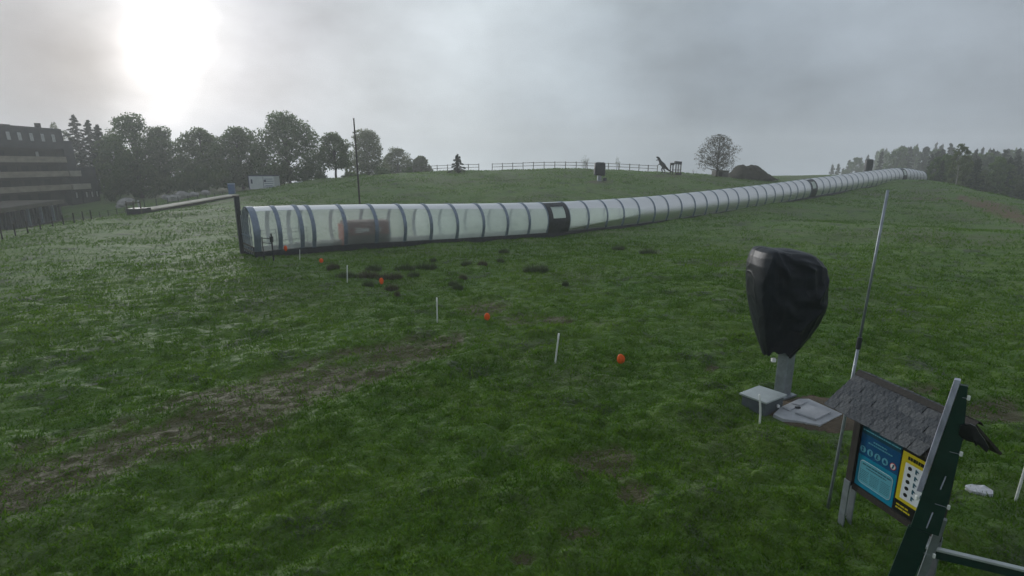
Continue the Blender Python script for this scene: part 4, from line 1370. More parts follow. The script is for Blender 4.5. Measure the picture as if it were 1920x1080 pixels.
# pale stone slab in the grass
sp_ = G(1833, 934)
b = MB(); g_ = random.Random(8); k = 11
ring = [(0.20 * (1 + g_.uniform(-.2, .2)) * math.cos(6.283 * i / k), 0.145 * (1 + g_.uniform(-.2, .2)) * math.sin(6.283 * i / k)) for i in range(k)]
vs = [(x, y, -.05) for x, y in ring] + [(x * .95, y * .95, .045 + g_.uniform(-.01, .012)) for x, y in ring] + [(0, 0, .058)]
b.add(vs, [(i, (i + 1) % k, k + (i + 1) % k, k + i) for i in range(k)] + [(k + i, k + (i + 1) % k, 2 * k) for i in range(k)])
o = b.build('stone_slab', mat('pale_stone', (0.52, 0.53, 0.56), .8, var=.25, scale=14, bump=.4), None)
o.location = S_(sp_.x, sp_.y, .02)
tag(o, 'pale broken stone slab lying flat in the grass', 'stone')

# ------------------------------------------------------------------ rush clumps
def clump_mesh(seed, n=420, rx=.5, h=.42):
    g = np.random.default_rng(seed)
    a = g.random(n) * 6.283; rr_ = np.sqrt(g.random(n)) * rx
    x, y = np.cos(a) * rr_, np.sin(a) * rr_ * .7
    hh = h * (0.45 + .75 * g.random(n)) * (1 - .5 * (rr_ / rx) ** 2)
    w = .012 + .012 * g.random(n)
    la = g.random(n) * 6.283; ln = .25 + .5 * g.random(n)
    v = np.empty((n, 3, 3))
    v[:, 0] = np.stack([x - np.cos(la) * w, y + np.sin(la) * w, -.12 + 0 * x], -1)
    v[:, 1] = np.stack([x + np.cos(la) * w, y - np.sin(la) * w, -.12 + 0 * x], -1)
    v[:, 2] = np.stack([x * 1.3 + np.sin(la) * hh * ln, y * 1.3 + np.cos(la) * hh * ln, hh], -1)
    t = g.random(n)
    return mesh_np('rush_clump', v.reshape(-1, 3), None, np.arange(n * 3).reshape(-1, 3), {'tint': np.repeat(t, 3)})
M['rush'] = leaf_mat('rush_leaf', (0.050, 0.085, 0.032), (0.100, 0.135, 0.055), .35)
M['rush_brown'] = leaf_mat('rush_leaf_brown', (0.070, 0.068, 0.042), (0.120, 0.115, 0.065), .35)
cl_me = [clump_mesh(i) for i in range(4)]
for i, m_ in enumerate(cl_me):
    m_.materials.append(M['rush'] if i < 3 else M['rush_brown'])
g_ = random.Random(21)
RUSH = [(650, 522, 40), (690, 520, 46), (725, 522, 38), (625, 505, 26), (700, 504, 32), (760, 507, 40), (800, 503, 44), (745, 520, 26), (775, 518, 24), (690, 536, 24), (735, 541, 30),
        (812, 489, 14), (868, 521, 18), (858, 540, 24), (850, 533, 20), (1005, 511, 50), (938, 492, 18), (945, 470, 22), (1160, 465, 26), (1215, 470, 34), (1060, 535, 14), (875, 497, 22), (905, 500, 20), (745, 556, 14)]
for (px, py_, w) in RUSH:
    p = G(px, py_)
    s1 = w / ppm(p) / 1.2
    o = link('rush_clump', cl_me[g_.randrange(4)])
    o.location = (p.x, p.y, surf1(p.x, p.y))
    o.scale = (s1, s1 * .8, min(1.25, .6 + .45 * s1))
    o.rotation_euler = (0, 0, g_.uniform(-.4, .4))
    tag(o, 'low dark rush clump in the meadow in front of the tunnel', 'rushes', 'dark rush clumps')

# ------------------------------------------------------------------ trees
M['bark'] = mat('bark', (0.045, 0.036, 0.028), .9, var=.35, scale=5)
M['bark_pale'] = mat('pale_bark', (0.26, 0.25, 0.22), .8, var=.35, scale=5, streak=(1, 1, 3))
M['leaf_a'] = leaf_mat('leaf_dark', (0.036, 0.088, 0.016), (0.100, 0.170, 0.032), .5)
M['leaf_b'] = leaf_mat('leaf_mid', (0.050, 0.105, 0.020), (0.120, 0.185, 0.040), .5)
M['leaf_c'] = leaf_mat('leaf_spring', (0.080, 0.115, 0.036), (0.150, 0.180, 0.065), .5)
M['needle'] = leaf_mat('needles', (0.014, 0.028, 0.014), (0.032, 0.050, 0.024), .15)
M['leaf_brown'] = leaf_mat('leaf_brown_bud', (0.050, 0.042, 0.024), (0.085, 0.078, 0.040), .3)

def leaves(centers, radii, n, size, seed, squash=.8, shell=.55):
    g = np.random.default_rng(seed)
    wts = np.array(radii) ** 2; wts = wts / wts.sum()
    ci = g.choice(len(centers), n, p=wts)
    c = np.array([tuple(x) for x in centers])[ci]; r_ = np.array(radii)[ci]
    d = g.normal(size=(n, 3)); d /= np.linalg.norm(d, axis=1)[:, None]
    rad = (shell + (1 - shell) * g.random(n)) * (0.85 + .35 * g.random(n))
    pos = c + d * (r_ * rad)[:, None] * np.array([1, 1, squash])
    a = g.normal(size=(n, 3)); a /= np.linalg.norm(a, axis=1)[:, None]
    b = np.cross(a, g.normal(size=(n, 3))); b /= np.linalg.norm(b, axis=1)[:, None]
    s = size * (.5 + .9 * g.random(n))
    a *= s[:, None]; b *= (s * .6)[:, None]
    v = np.stack([pos - a * .5, pos + b * .5, pos + a * .6, pos - b * .5], 1)
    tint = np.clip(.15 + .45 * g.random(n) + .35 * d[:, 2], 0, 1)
    return mesh_np('crown', v.reshape(-1, 3), np.arange(n * 4).reshape(-1, 4), None, {'tint': np.repeat(tint, 4)})

def broadleaf(seed, H, Rw, leafm, n=6500, size=.34, base=.22, nclump=34, bark='bark', trunk_r=.28, squash=.85, top_round=1.0):
    g = random.Random(seed)
    root = empty('broadleaf_tree')
    tb_ = MB()
    th = H * base
    pts = [Vector((0, 0, -.6)), Vector((g.uniform(-.1, .1), g.uniform(-.1, .1), th * .5)), Vector((g.uniform(-.2, .2), g.uniform(-.2, .2), th)), Vector((g.uniform(-.3, .3), g.uniform(-.3, .3), H * .62)), Vector((0, 0, H * .9))]
    tb_.tube(pts, [trunk_r * 1.25, trunk_r, trunk_r * .85, trunk_r * .5, trunk_r * .12], 8)
    cs, rs_ = [], []
    for i in range(nclump):
        t = (i + .5) / nclump
        z = th + (H - th) * (0.08 + .86 * t)
        prof_ = math.sin(math.pi * min(1, (.14 + .86 * t) ** .85)) ** .6 * (1 if t < .6 else 1)
        ang = i * 2.39996 + g.uniform(-.5, .5)
        rad = Rw * max(.15, prof_) * (.30 + .62 * g.random() ** .6)
        cr_ = Rw * g.uniform(.26, .44) * (1 - .25 * t)
        c_ = Vector((math.cos(ang) * rad, math.sin(ang) * rad, min(z, H - cr_ * .8)))
        cs.append(c_); rs_.append(cr_)
        s0 = pts[2].lerp(pts[3], min(1, max(0, t * .9 - .05)))
        mid = s0.lerp(c_, .5) + Vector((0, 0, -.06 * rad))
        tb_.tube([s0, mid, c_], [trunk_r * .32 * (1.1 - t * .6), trunk_r * .2, .02], 5, cap=False)
    tb_.build('trunk', M[bark], root)
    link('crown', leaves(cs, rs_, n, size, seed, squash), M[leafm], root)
    return root

def conifer(seed, H, Rw, n=5000, size=.34, bark='bark'):
    g = np.random.default_rng(seed)
    root = empty('conifer_tree')
    tb_ = MB().tube([(0, 0, -.6), (0, 0, H * .5), (0, 0, H)], [H * .016 + .05, H * .010 + .03, .015], 7)
    nb = int(16 + H * 3.2)
    P_, T_ = [], []
    per = n // nb
    for i in range(nb):
        t = (i + .5) / nb
        z = H * (.06 + .93 * t)
        L_ = Rw * (1 - t) ** .8 * (0.75 + .45 * g.random()) + .12
        an = i * 2.39996 + g.uniform(-.3, .3)
        dr = -.22 - .25 * (1 - t)
        dirx, diry = math.cos(an), math.sin(an)
        tb_.tube([(0, 0, z), (dirx * L_, diry * L_, z + L_ * dr * .9)], [.035, .008], 4, cap=False)
        s = g.random(per) ** .7
        off = (g.random(per) - .5) * .55 * L_ * (1.1 - s)
        x = dirx * L_ * s - diry * off; y = diry * L_ * s + dirx * off
        zz = z + L_ * s * dr + g.normal(size=per) * .06 - np.abs(off) * .25
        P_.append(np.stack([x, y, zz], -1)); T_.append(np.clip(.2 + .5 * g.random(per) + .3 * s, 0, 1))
    pos = np.concatenate(P_); tint = np.concatenate(T_); m_ = len(pos)
    a = g.normal(size=(m_, 3)) * np.array([1, 1, .55]); a /= np.linalg.norm(a, axis=1)[:, None]
    b = np.cross(a, g.normal(size=(m_, 3))); b /= np.linalg.norm(b, axis=1)[:, None]
    s = size * (.5 + .8 * g.random(m_))
    a *= s[:, None]; b *= (s * .45)[:, None]
    v = np.stack([pos - a * .5, pos + b * .5, pos + a * .6, pos - b * .5], 1)
    tb_.build('trunk', M[bark], root)
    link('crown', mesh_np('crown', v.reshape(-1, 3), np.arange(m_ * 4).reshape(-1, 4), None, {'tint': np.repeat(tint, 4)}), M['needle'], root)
    return root

def place(root, px, py_base, d, label, cat='tree', group=None, ztop=None, H=None, rz=0.0, name=None):
    p = P(px, py_base, d)
    p.z = gz(p.x, p.y)
    root.location = p
    root.rotation_euler[2] = rz
    if name: root.name = name
    tag(root, label, cat, group)
    return p
def height_for(px, py_top, d):
    p = P(px, py_top, d)
    return p.z - gz(p.x, p.y)
LT = [  # px, top row, depth, half width px, leaf, name, label
    (262, 208, 112, 52, 'leaf_a', 'tall round crowned broadleaf tree against the veiled sun'),
    (312, 232, 116, 34, 'leaf_a', 'broad tree leaning out behind the round crowned tree by the sun'),
    (222, 248, 118, 34, 'leaf_b', 'lower full tree standing between the firs and the sunlit tree'),
    (384, 238, 113, 40, 'leaf_b', 'wide bushy tree directly behind the boulders'),
    (455, 238, 110, 44, 'leaf_a', 'dense dark tree beside the blue cabin'),
    (545, 211, 106, 54, 'leaf_a', 'tallest dark green tree standing over the white container'),
    (692, 245, 130, 38, 'leaf_c', 'pale hazy full tree behind the thin mast'),
    (748, 279, 150, 28, 'leaf_c', 'small pale hazy tree beyond the crest next to the rail fence'),
    (790, 294, 150, 19, 'leaf_c', 'low spreading pale bush tree at the start of the rail fence'),
]
for i, (px, pt, d, hw, lm, lab) in enumerate(LT):
    H = height_for(px, pt, d)
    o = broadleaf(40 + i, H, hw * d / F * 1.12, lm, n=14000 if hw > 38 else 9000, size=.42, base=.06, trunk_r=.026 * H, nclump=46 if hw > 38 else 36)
    place(o, px, 340, d, lab)
H = height_for(630, 250, 104)
o = broadleaf(61, H, 33 * 104 / F, 'leaf_b', n=6000, size=.36, base=.22, trunk_r=.22, nclump=38)
place(o, 630, 333, 104, 'round topped tree with a clear dark trunk standing apart from the wood')
for i, (px, pt, d, hw, lab) in enumerate([(160, 212, 120, 24, 'slender pointed fir behind the apartment block'), (184, 222, 122, 24, 'broader shaggy fir beside the slender fir'), (200, 228, 118, 20, 'short fir filling the gap beside the shaggy fir')]):
    H = height_for(px, pt, d)
    o = conifer(80 + i, H * .97, hw * d / F * 2.1, n=8000, size=.55)
    place(o, px, 345, d, lab)
H = height_for(123, 224, 150)
o = broadleaf(75, H, 2.6, 'leaf_c', n=1600, size=.4, base=.2, trunk_r=.16, nclump=16)
place(o, 122, 345, 150, 'pale leafy treetop showing above the apartment roof end')
H = height_for(143, 240, 140)
o = broadleaf(76, H, 2.4, 'leaf_c', n=1600, size=.4, base=.2, trunk_r=.16, nclump=16)
place(o, 141, 345, 140, 'pale tree between the apartment block and the firs')
# small dark pine on the crest
H = height_for(858, 289, 92)
o = conifer(90, H, 19 * 92 / F, n=2600, size=.28)
place(o, 858, 322, 92, 'small bushy dark pine standing on the crest beside the rail fence')
# undergrowth below the wood
UG = [(205, 325, 108, 22), (250, 320, 112, 28), (300, 318, 110, 26), (345, 312, 108, 26), (380, 310, 106, 26), (418, 312, 104, 24), (460, 305, 108, 26), (500, 304, 106, 24), (535, 300, 104, 26), (575, 306, 103, 24), (605, 318, 102, 14),
      (655, 318, 112, 20), (720, 310, 116, 22), (765, 312, 116, 14), (650, 326, 100, 10), (680, 324, 101, 14), (715, 320, 103, 14),
      (325, 336, 122, 22), (362, 332, 122, 24), (402, 330, 122, 24), (440, 328, 122, 24), (478, 330, 118, 22), (520, 328, 116, 24), (285, 338, 122, 22)]
UGL = ['dark leafy bush between the apartment block and the big boulder', 'dark leafy bush behind the big boulder by the apartment block', 'dark leafy bush under the tree by the veiled sun',
       'dark leafy bush behind the pale boulders', 'dark leafy bush under the wide bushy tree', 'dark leafy bush left uncut between the flat boulder and the blue cabin', 'dark leafy bush behind the blue cabin',
       'dark leafy bush right behind the white container', 'dark leafy bush under the tallest tree', 'dark leafy bush beside the trunk of the tallest tree', 'small bush beside the tree with the clear trunk',
       'leafy bush below the pale hazy tree behind the mast', 'leafy bush between the pale hazy tree and the small pale tree', 'low bush under the small pale tree by the rail fence',
       'tiny low bush at the foot of the clear trunk', 'low bush on the crest behind the mast', 'low bush on the crest below the small pale tree']
UGL += ['shaded bush behind the large pale boulder', 'shaded bush under the trees behind the rounded boulder', 'shaded bush in the gap behind the low flat boulder', 'shaded bush at the back of the blue cabin',
        'shaded bush hidden behind the container end', 'shaded bush in the dark under the tallest tree', 'shaded bush behind the small boulder in the shade']
UGL[5] = 'dark leafy bush between the flat boulder and the blue cabin'
bush_me = None
protos = []
for k in range(3):
    cs, rs_ = [], []
    gg = random.Random(200 + k)
    for i in range(11):
        a = gg.uniform(0, 6.28); r_ = gg.uniform(0, .75)
        cs.append(Vector((math.cos(a) * r_, math.sin(a) * r_, gg.uniform(.25, .8)))); rs_.append(gg.uniform(.25, .42))
    protos.append(leaves(cs, rs_, 1100, .15, 300 + k))
    protos[-1].materials.append(M['leaf_a'] if k < 2 else M['leaf_b'])
for i, (px, pt, d, hw) in enumerate(UG):
    p = P(px, 340, d); p.z = gz(p.x, p.y) - .15
    root = link('undergrowth_bush', protos[i % 3])
    Hh = height_for(px, pt, d)
    w = hw * d / F
    root.location = p; root.scale = (w, w, max(.5, Hh))
    root.rotation_euler[2] = i * 1.3
    tag(root, UGL[i], 'bush', 'undergrowth bushes along the wood edge')

# sparse multi stemmed tree on the crest
def sparse_tree(seed, H, Rw, n_leaf, leafm, label, stems=4, levels=4):
    g = random.Random(seed)
    root = empty('bare_tree')
    b = MB(); tips = []
    def grow(p, d, L, r_, lv):
        q0 = p
        pts, rad = [p], [r_]
        dd = d.copy()
        for k in range(3):
            dd = (dd + Vector((g.uniform(-.18, .18), g.uniform(-.18, .18), g.uniform(-.02, .12)))).normalized()
            q0 = q0 + dd * L / 3
            pts.append(q0); rad.append(r_ * (1 - .2 * (k + 1)))
        b.tube(pts, rad, 5 if lv > 1 else 4, cap=False)
        if lv <= 0:
            tips.append(q0); return
        tips.append(pts[2])
        for _ in range(3 if lv > 1 else 3):
            e = (dd + Vector((g.uniform(-.75, .75), g.uniform(-.75, .75), g.uniform(-.25, .5)))).normalized()
            grow(pts[g.choice((2, 3))], e, L * g.uniform(.58, .76), r_ * .5, lv - 1)
    for s_ in range(stems):
        a = s_ * 6.283 / stems + g.uniform(-.3, .3)
        sp_ = g.uniform(.15, .95)
        grow(Vector((math.cos(a) * .12, math.sin(a) * .12, -.3)), Vector((math.cos(a) * sp_, math.sin(a) * sp_, 1)).normalized(), H * .36, H * .017, levels)
    # fit the tips to the wanted outline
    xs = max(max(abs(t.x), abs(t.y)) for t in tips); zt = max(t.z for t in tips)
    fx, fz = Rw / xs, H / zt
    b.v = [(x * fx, y * fx, z * fz) for x, y, z in b.v]
    tips = [Vector((t.x * fx, t.y * fx, t.z * fz)) for t in tips]
    b.build('trunk', M['bark'], root)
    link('crown', leaves(tips, [.34 * H / 7] * len(tips), n_leaf, .15 * H / 7, seed, 1.0, .1), M[leafm], root)
    return root
H = height_for(1345, 249, 93)
o = broadleaf(5, H, 36 * 93 / F, 'leaf_brown', n=4200, size=.2, base=.14, trunk_r=.15, nclump=70, squash=.7)
o.name = 'sparse_tree'
place(o, 1343, 330, 93, 'round sparse tree with thin leafless twigs beside the stone hut')
for px, pt, d, hw, n_, lab, sd_ in [(1100, 293, 118, 13, 700, 'small hazy shrub beyond the rail fence by the covered machine', 31), (1157, 290, 135, 5, 160, 'faint thin sapling far behind the rail fence', 32), (1301, 316, 98, 9, 300, 'low twiggy bush between the play frame and the sparse tree', 33)]:
    o = sparse_tree(sd_, height_for(px, pt, d), hw * d / F, n_, 'leaf_c', '', stems=3, levels=3)
    place(o, px, 325, d, lab)

# foggy wood on the right
fp = [conifer(101, 10, 2.0, 1900, .52), conifer(102, 10, 1.7, 1900, .5), conifer(103, 10, 2.3, 1900, .55),
      broadleaf(104, 10, 2.6, 'leaf_b', n=1900, size=.5, base=.18, trunk_r=.13, nclump=22), broadleaf(105, 10, 2.2, 'leaf_c', n=1700, size=.5, base=.22, trunk_r=.12, nclump=20),
      broadleaf(106, 10, 2.4, 'leaf_a', n=1900, size=.5, base=.15, trunk_r=.13, nclump=22)]
g_ = random.Random(77)
used = [False] * len(fp)
WOOD = []
def top_row(px):
    return float(np.interp(px, [1540, 1600, 1650, 1700, 1760, 1820, 1880, 1960], [312, 296, 278, 270, 268, 276, 276, 268]))
for px in np.arange(1748, 2240, 10.5):                        # near edge of the wood
    WOOD.append((px + g_.uniform(-5, 5), g_.uniform(112, 135), g_.uniform(14, 52)))
for px in np.arange(1735, 2240, 12):
    WOOD.append((px + g_.uniform(-5, 5), g_.uniform(140, 185), g_.uniform(2, 26)))
for px in np.arange(1650, 2000, 12):
    WOOD.append((px + g_.uniform(-5, 5), g_.uniform(210, 270), g_.uniform(0, 14)))
for px in np.arange(1555, 1760, 11):
    WOOD.append((px + g_.uniform(-5, 5), g_.uniform(290, 370), g_.uniform(-2, 14)))
FK = ['full dark conifer', 'slim dark conifer', 'broad dark conifer', 'rounded green broadleaf tree', 'light spring green tree', 'dark rounded broadleaf tree']
for (px, d, dy) in WOOD:
    near = d < 136
    k = g_.choice([0, 1, 2, 3, 4, 4, 5, 5]) if near else g_.choice([0, 1, 1, 2, 0, 3, 5])
    H = height_for(px, top_row(px) + dy, d)
    if H < 3: continue
    o = fp[k] if not used[k] else copy_tree(fp[k])
    used[k] = True
    p = P(px, 340, d)
    o.location = (p.x, p.y, gz(p.x, p.y) - .1)
    s1 = H / 10.0
    wx = min(s1, 2.2) * g_.uniform(.85, 1.15)
    o.scale = (wx, wx, s1)
    o.rotation_euler = (0, 0, g_.uniform(0, 6.28))
    where = 'at the near edge of the foggy wood beyond the knoll' if d < 136 else ('standing deeper in the foggy wood beyond the knoll' if d < 200 else 'fading into the fog at the back of the wood')
    tag(o, FK[k] + ' ' + where, 'tree', 'trees of the foggy wood')
for k, u_ in enumerate(used):
    if not u_:
        for ch in list(fp[k].children): bpy.data.objects.remove(ch)
        bpy.data.objects.remove(fp[k])
H = height_for(1796, 278, 112)
o = broadleaf(120, H, 1.9, 'leaf_c', n=1500, size=.4, base=.35, trunk_r=.10, nclump=18, bark='bark_pale')
place(o, 1792, 342, 108, 'slim birch with a pale trunk at the edge of the foggy wood')

# ------------------------------------------------------------------ apartment block on the left
FX = -85.0
apt = empty('apartment_block', (FX, 92, gz(FX, 92)))
tag(apt, 'dark stepped apartment block with pale balcony bands and a slate mansard roof', 'building')
AO = Vector(apt.location)
def ab(x0, x1, y0, y1, z0, z1, name, m, parent=None, bevel=0):
    b = MB().box(Vector(((x0 + x1) / 2, (y0 + y1) / 2, (z0 + z1) / 2)) - AO, (abs(x1 - x0), abs(y1 - y0), abs(z1 - z0)))
    return b.build(name, m, parent or apt, bevel=bevel)
M['facade'] = mat('dark_facade', (0.034, 0.031, 0.033), .8, var=.25, scale=.6)
M['gable'] = mat('slate_gable', (0.042, 0.046, 0.057), .75, var=.2, scale=.5)
M['roof_slate'] = mat('mansard_slate', (0.036, 0.040, 0.048), .6, var=.25, scale=1.2, bump=.2)
M['parapet'] = mat('balcony_concrete', (0.30, 0.265, 0.215), .85, var=.25, scale=.7, streak=(1, 1, 2))
M['parapet2'] = mat('balcony_concrete_pale', (0.42, 0.39, 0.34), .85, var=.15, scale=.7)
M['glass'] = mat('window_glass', (0.03, 0.035, 0.045), .12, spec=.6)
M['curtain'] = mat('pale_blind', (0.45, 0.46, 0.46), .7, var=.2, scale=2)
YA, YB, YC, YD = 74.0, 104.6, 107.2, 111.6
XB = FX - 13
zb = -3.6
SX = FX - 1.3                                                # recessed wall behind the balconies
ab(XB, SX, YA, YB, zb, 7.9, 'main_wall', M['facade'])
ab(XB, FX - .3, YB + .003, YC, zb, 9.3, 'end_wall', M['gable'])
ab(XB, FX - .1, YC + .003, YD, zb, 4.4, 'low_end_wall', M['gable'])
ab(FX - 1.296, FX + .1, YB - .35, YB, -2.2, 7.9, 'fin_wall', M['gable'])
b = MB()                                                     # mansard roof
q0 = [Vector((FX + .05, YA, 7.95)), Vector((FX + .05, YB + .2, 7.95)), Vector((XB - .2, YB + .2, 7.95)), Vector((XB - .2, YA, 7.95))]
q1 = [Vector((FX - .1, YA, 11.4)), Vector((FX - .1, YB + .2, 11.4)), Vector((XB + 2, YB + .2, 11.4)), Vector((XB + 2, YA, 11.4))]
b.hexa([x - AO for x in q0], [x - AO for x in q1])
roof = b.build('roof', M['roof_slate'], apt)
ab(FX - 1.0 + 1.25, FX + .45, YA, YB + .3, 7.72, 7.944, 'eave', M['gable'], roof)
for px in (15, 36, 58, 79, 99):
    u = (px - 960) / F
    y = FX / u * (CP + SP * .285) * 1.0
    def rs_p(y_, z_, o_=.05): return Vector((FX + .05 - .15 * (z_ - 7.95) / 3.45 + o_, y_, z_)) - AO
    w = MB(); w.hexa([rs_p(y - .42, 8.9, .0), rs_p(y + .42, 8.9, .0), rs_p(y + .42, 10.35, .0), rs_p(y - .42, 10.35, .0)], [rs_p(y - .42, 8.9, .08), rs_p(y + .42, 8.9, .08), rs_p(y + .42, 10.35, .08), rs_p(y - .42, 10.35, .08)])
    wo_ = w.build('roof_window', M['gable'], roof)
    w = MB(); w.add([rs_p(y - .36, 8.96, .085), rs_p(y + .36, 8.96, .085), rs_p(y + .36, 10.29, .085), rs_p(y - .36, 10.29, .085)], [(0, 1, 2, 3)])
    w.build('pane', M['curtain'], wo_)
ab(FX - 2.6, FX - 1.9, YB - 2.6, YB - 2.0, 11.35, 12.3, 'chimney', M['facade'], roof)
ab(FX - 2.6, FX - 1.6, YB - 10, YB - 8.6, 11.35, 11.62, 'roof_hatch', M['facade'], roof)
for zi, (z0, z1, y1) in enumerate([(5.2, 6.3, YB - .36), (2.65, 3.7, YB - .36), (.15, 1.2, YB - .36)]):
    fl = ab(SX + .003, FX + .35, YA, y1, z0 - .12, z0 + .06, 'balcony', M['facade'])
    L_ = 4.1
    y = YA
    while y < y1 - .5:                                        # parapet panels, one per flat
        ye = min(y + L_ - .06, y1)
        ab(FX + .23, FX + .35, y, ye, z0 + .064, z1, 'parapet', M['parapet'], fl)
        y += L_
    y = YA + .8
    while y < y1 - 2.4:
        wn_ = ab(SX + .004, SX + .06, y, y + 2.2, z0 + .08, z0 + 2.05, 'window', M['glass'])
        ab(SX + .062, SX + .075, y + .1, y + .75, z0 + .14, z0 + 1.98, 'curtain', M['curtain'] if rnd.random() < .35 else M['facade'], wn_)
        y += 4.1
    if zi:
        ab(FX - .296, FX + .35, YB + .05, (YC if zi == 1 else YC + 1.9), z0, z1, 'end_parapet', M['parapet2'])
for y in (YC - 1.7, YC + .6, YC + 2.0, YC + 3.3):
    wn_ = ab(FX - .29 if y < YC else FX - .096, FX - .2 if y < YC else FX - .02, y, y + .9, -1.6, -.3, 'window', M['glass'])
    ab(FX - .195 if y < YC else FX - .016, FX - .18 if y < YC else FX - .0, y + .12, y + .5, -1.5, -.45, 'blind', M['curtain'], wn_)
for y in (78, 82.1, 86.2, 90.3, 94.4, 98.5):
    ab(SX + .004, SX + .07, y, y + 2.4, -2.3, -.25, 'window', M['glass'])

# low annex with a slab roof and columns
an = empty('garage_annex', (-72, 80, gz(-72, 80)))
tag(an, 'low flat roofed annex with vertical posts in front of the apartment block', 'building')
N0, N1 = Vector((-66.4, 66.0, 0)), Vector((-74.2, 88.5, 0))
nd_ = (N1 - N0).normalized(); nx_ = Vector((-nd_.y, nd_.x, 0))
if nx_.x > 0: nx_ = -nx_
def anb(s0, s1, w0, w1, z0, z1, name, m, parent=None):
    o_ = N0 - Vector(an.location); o_.z = -an.location.z
    q_ = [o_ + nd_ * s0 + nx_ * w0, o_ + nd_ * s1 + nx_ * w0, o_ + nd_ * s1 + nx_ * w1, o_ + nd_ * s0 + nx_ * w1]
    return MB().hexa([x + UP * z0 for x in q_], [x + UP * z1 for x in q_]).build(name, m, parent or an)
LN = (N1 - N0).length
anb(-.3, LN + .4, -.4, 7, -1.35, -.75, 'roof_slab', mat('annex_slab', (0.10, 0.088, 0.072), .85, var=.25, scale=.7))
anb(0, LN, 1.2, 6.8, -5.2, -1.354, 'wall', M['facade'])
anb(0, LN, -.1, .1, -5.2, -3.9, 'low_wall', M['facade'])
for k in range(19):
    s0 = .2 + k * 1.27
    anb(s0, s0 + .34, -.12, .2, -3.896, -1.354, 'column', M['hoop'] if k % 3 == 1 and k > 9 else M['gable'])

# ------------------------------------------------------------------ left field edge: wire fence, boardwalk conveyor, boulders, cabin, container
wf = empty('wire_fence', G(150, 418))
tag(wf, 'wire fence on thin dark posts along the left edge of the meadow', 'fence')
prev = None; tops = []
for px, py in [(5, 452), (30, 446), (53, 440), (77, 434), (100, 429), (120, 425), (140, 421), (157, 417), (172, 414), (188, 410), (204, 407), (220, 404), (236, 402), (250, 400)]:
    p = G(px, py - 1)
    h = 1.05
    q_ = p - Vector(wf.location)
    MB().tube([q_ - UP * .3, q_ + UP * h], .05, 6).build('post', M['wood_dark'], wf)
    tops.append(q_)
for f in (.35, .65, .95):
    MB().tube([q_ + UP * f for q_ in tops], .010, 4).build('wire', M['dark_steel'], wf)

c0, c1 = G(285, 399), G(447, 370)
bw = empty('boardwalk_conveyor', c0)
tag(bw, 'long low conveyor deck with a pale top and dark side on the field edge', 'conveyor')
dv = (c1 - c0); dv.z = 0; L = dv.length; dv.normalize(); sv = Vector((-dv.y, dv.x, 0))
if sv.x > 0: sv = -sv
b, b2 = MB(), MB(); SEG = 14
for k in range(SEG):
    t0, t1 = k / SEG, (k + 1) / SEG
    e0, e1 = c0 + dv * L * t0, c0 + dv * L * t1
    def zz(t): return c0.z + (c1.z - c0.z) * t + .28
    def q_(e, w, z): return Vector((e.x, e.y, z)) + sv * w - c0
    b.hexa([q_(e0, 0, zz(t0) - 1.2), q_(e1, 0, zz(t1) - 1.2), q_(e1, 1.5, zz(t1) - 1.2), q_(e0, 1.5, zz(t0) - 1.2)], [q_(e0, 0, zz(t0)), q_(e1, 0, zz(t1)), q_(e1, 1.5, zz(t1)), q_(e0, 1.5, zz(t0))])
    b2.hexa([q_(e0, -.05, zz(t0) + .004), q_(e1, -.05, zz(t1) + .004), q_(e1, 1.55, zz(t1) + .004), q_(e0, 1.55, zz(t0) + .004)], [q_(e0, -.05, zz(t0) + .12), q_(e1, -.05, zz(t1) + .12), q_(e1, 1.55, zz(t1) + .12), q_(e0, 1.55, zz(t0) + .12)])
b.build('side_skirt', M['wood_dark'], bw); b2.build('deck', mat('pale_deck', (0.52, 0.48, 0.40), .8, var=.15, scale=.8), bw)
for k in range(9):
    s0 = 1.5 + k * 2.0
    MB().tube([dv * s0 + sv * 1.75 + UP * -.4, dv * s0 + sv * 1.75 + UP * 1.3], .04, 5).build('rail_post', M['dark_steel'], bw)
MB().box(dv * -.9 + sv * .75 + UP * .2, (1.5, 1.7, .75)).build('return_station', M['dark_steel'], bw)
for w in (0, .75, 1.5):
    MB().tube([dv * -1.6 + sv * w + UP * -.1, dv * -1.6 + sv * w + UP * 1.35], .07, 6).build('guard_post', M['wood_grey'], bw)
MB().tube([dv * -1.6 + UP * 1.2, dv * -1.6 + sv * 1.5 + UP * 1.2], .06, 6).build('guard_rail', M['wood_grey'], bw)
p = G(262, 397)
o = MB().tube([(0, 0, -.2), (0, 0, 1.9)], [.14, .14], 8).build('white_post', M['curtain'], None); o.location = p
tag(o, 'white topped post beside the low end of the conveyor deck', 'post')

def boulder(seed, r):
    g = random.Random(seed); b = MB(); n, k = 9, 6; vs = []
    for i in range(k + 1):
        th = math.pi * i / k
        for j in range(n):
            f = 1 + g.uniform(-.22, .22)
            vs.append((math.sin(th) * math.cos(6.283 * j / n) * f, math.sin(th) * math.sin(6.283 * j / n) * f, .75 * math.cos(th) * f + .35))
    b.add(vs, [(i * n + j, (i + 1) * n + j, (i + 1) * n + (j + 1) % n, i * n + (j + 1) % n) for i in range(k) for j in range(n)])
    return b
M['rock'] = mat('grey_rock', (0.32, 0.31, 0.30), .9, var=.35, scale=1.5, bump=.5)
BO = [(234, 364, 98, 11, 'big grey boulder on the grass beside the apartment block'), (224, 369, 96, 6, 'small stone against the big grey boulder by the apartment block'), (340, 356, 98, 11, 'large pale boulder below the wood'), (325, 363, 96, 9, 'pale boulder leaning on the large pale one below the wood'),
      (362, 353, 99, 7, 'rounded boulder between the large pale one and the blue cabin'), (385, 351, 100, 7, 'low flat boulder near the blue cabin'), (308, 352, 102, 6, 'small boulder under the dark trees left of the pale boulders')]
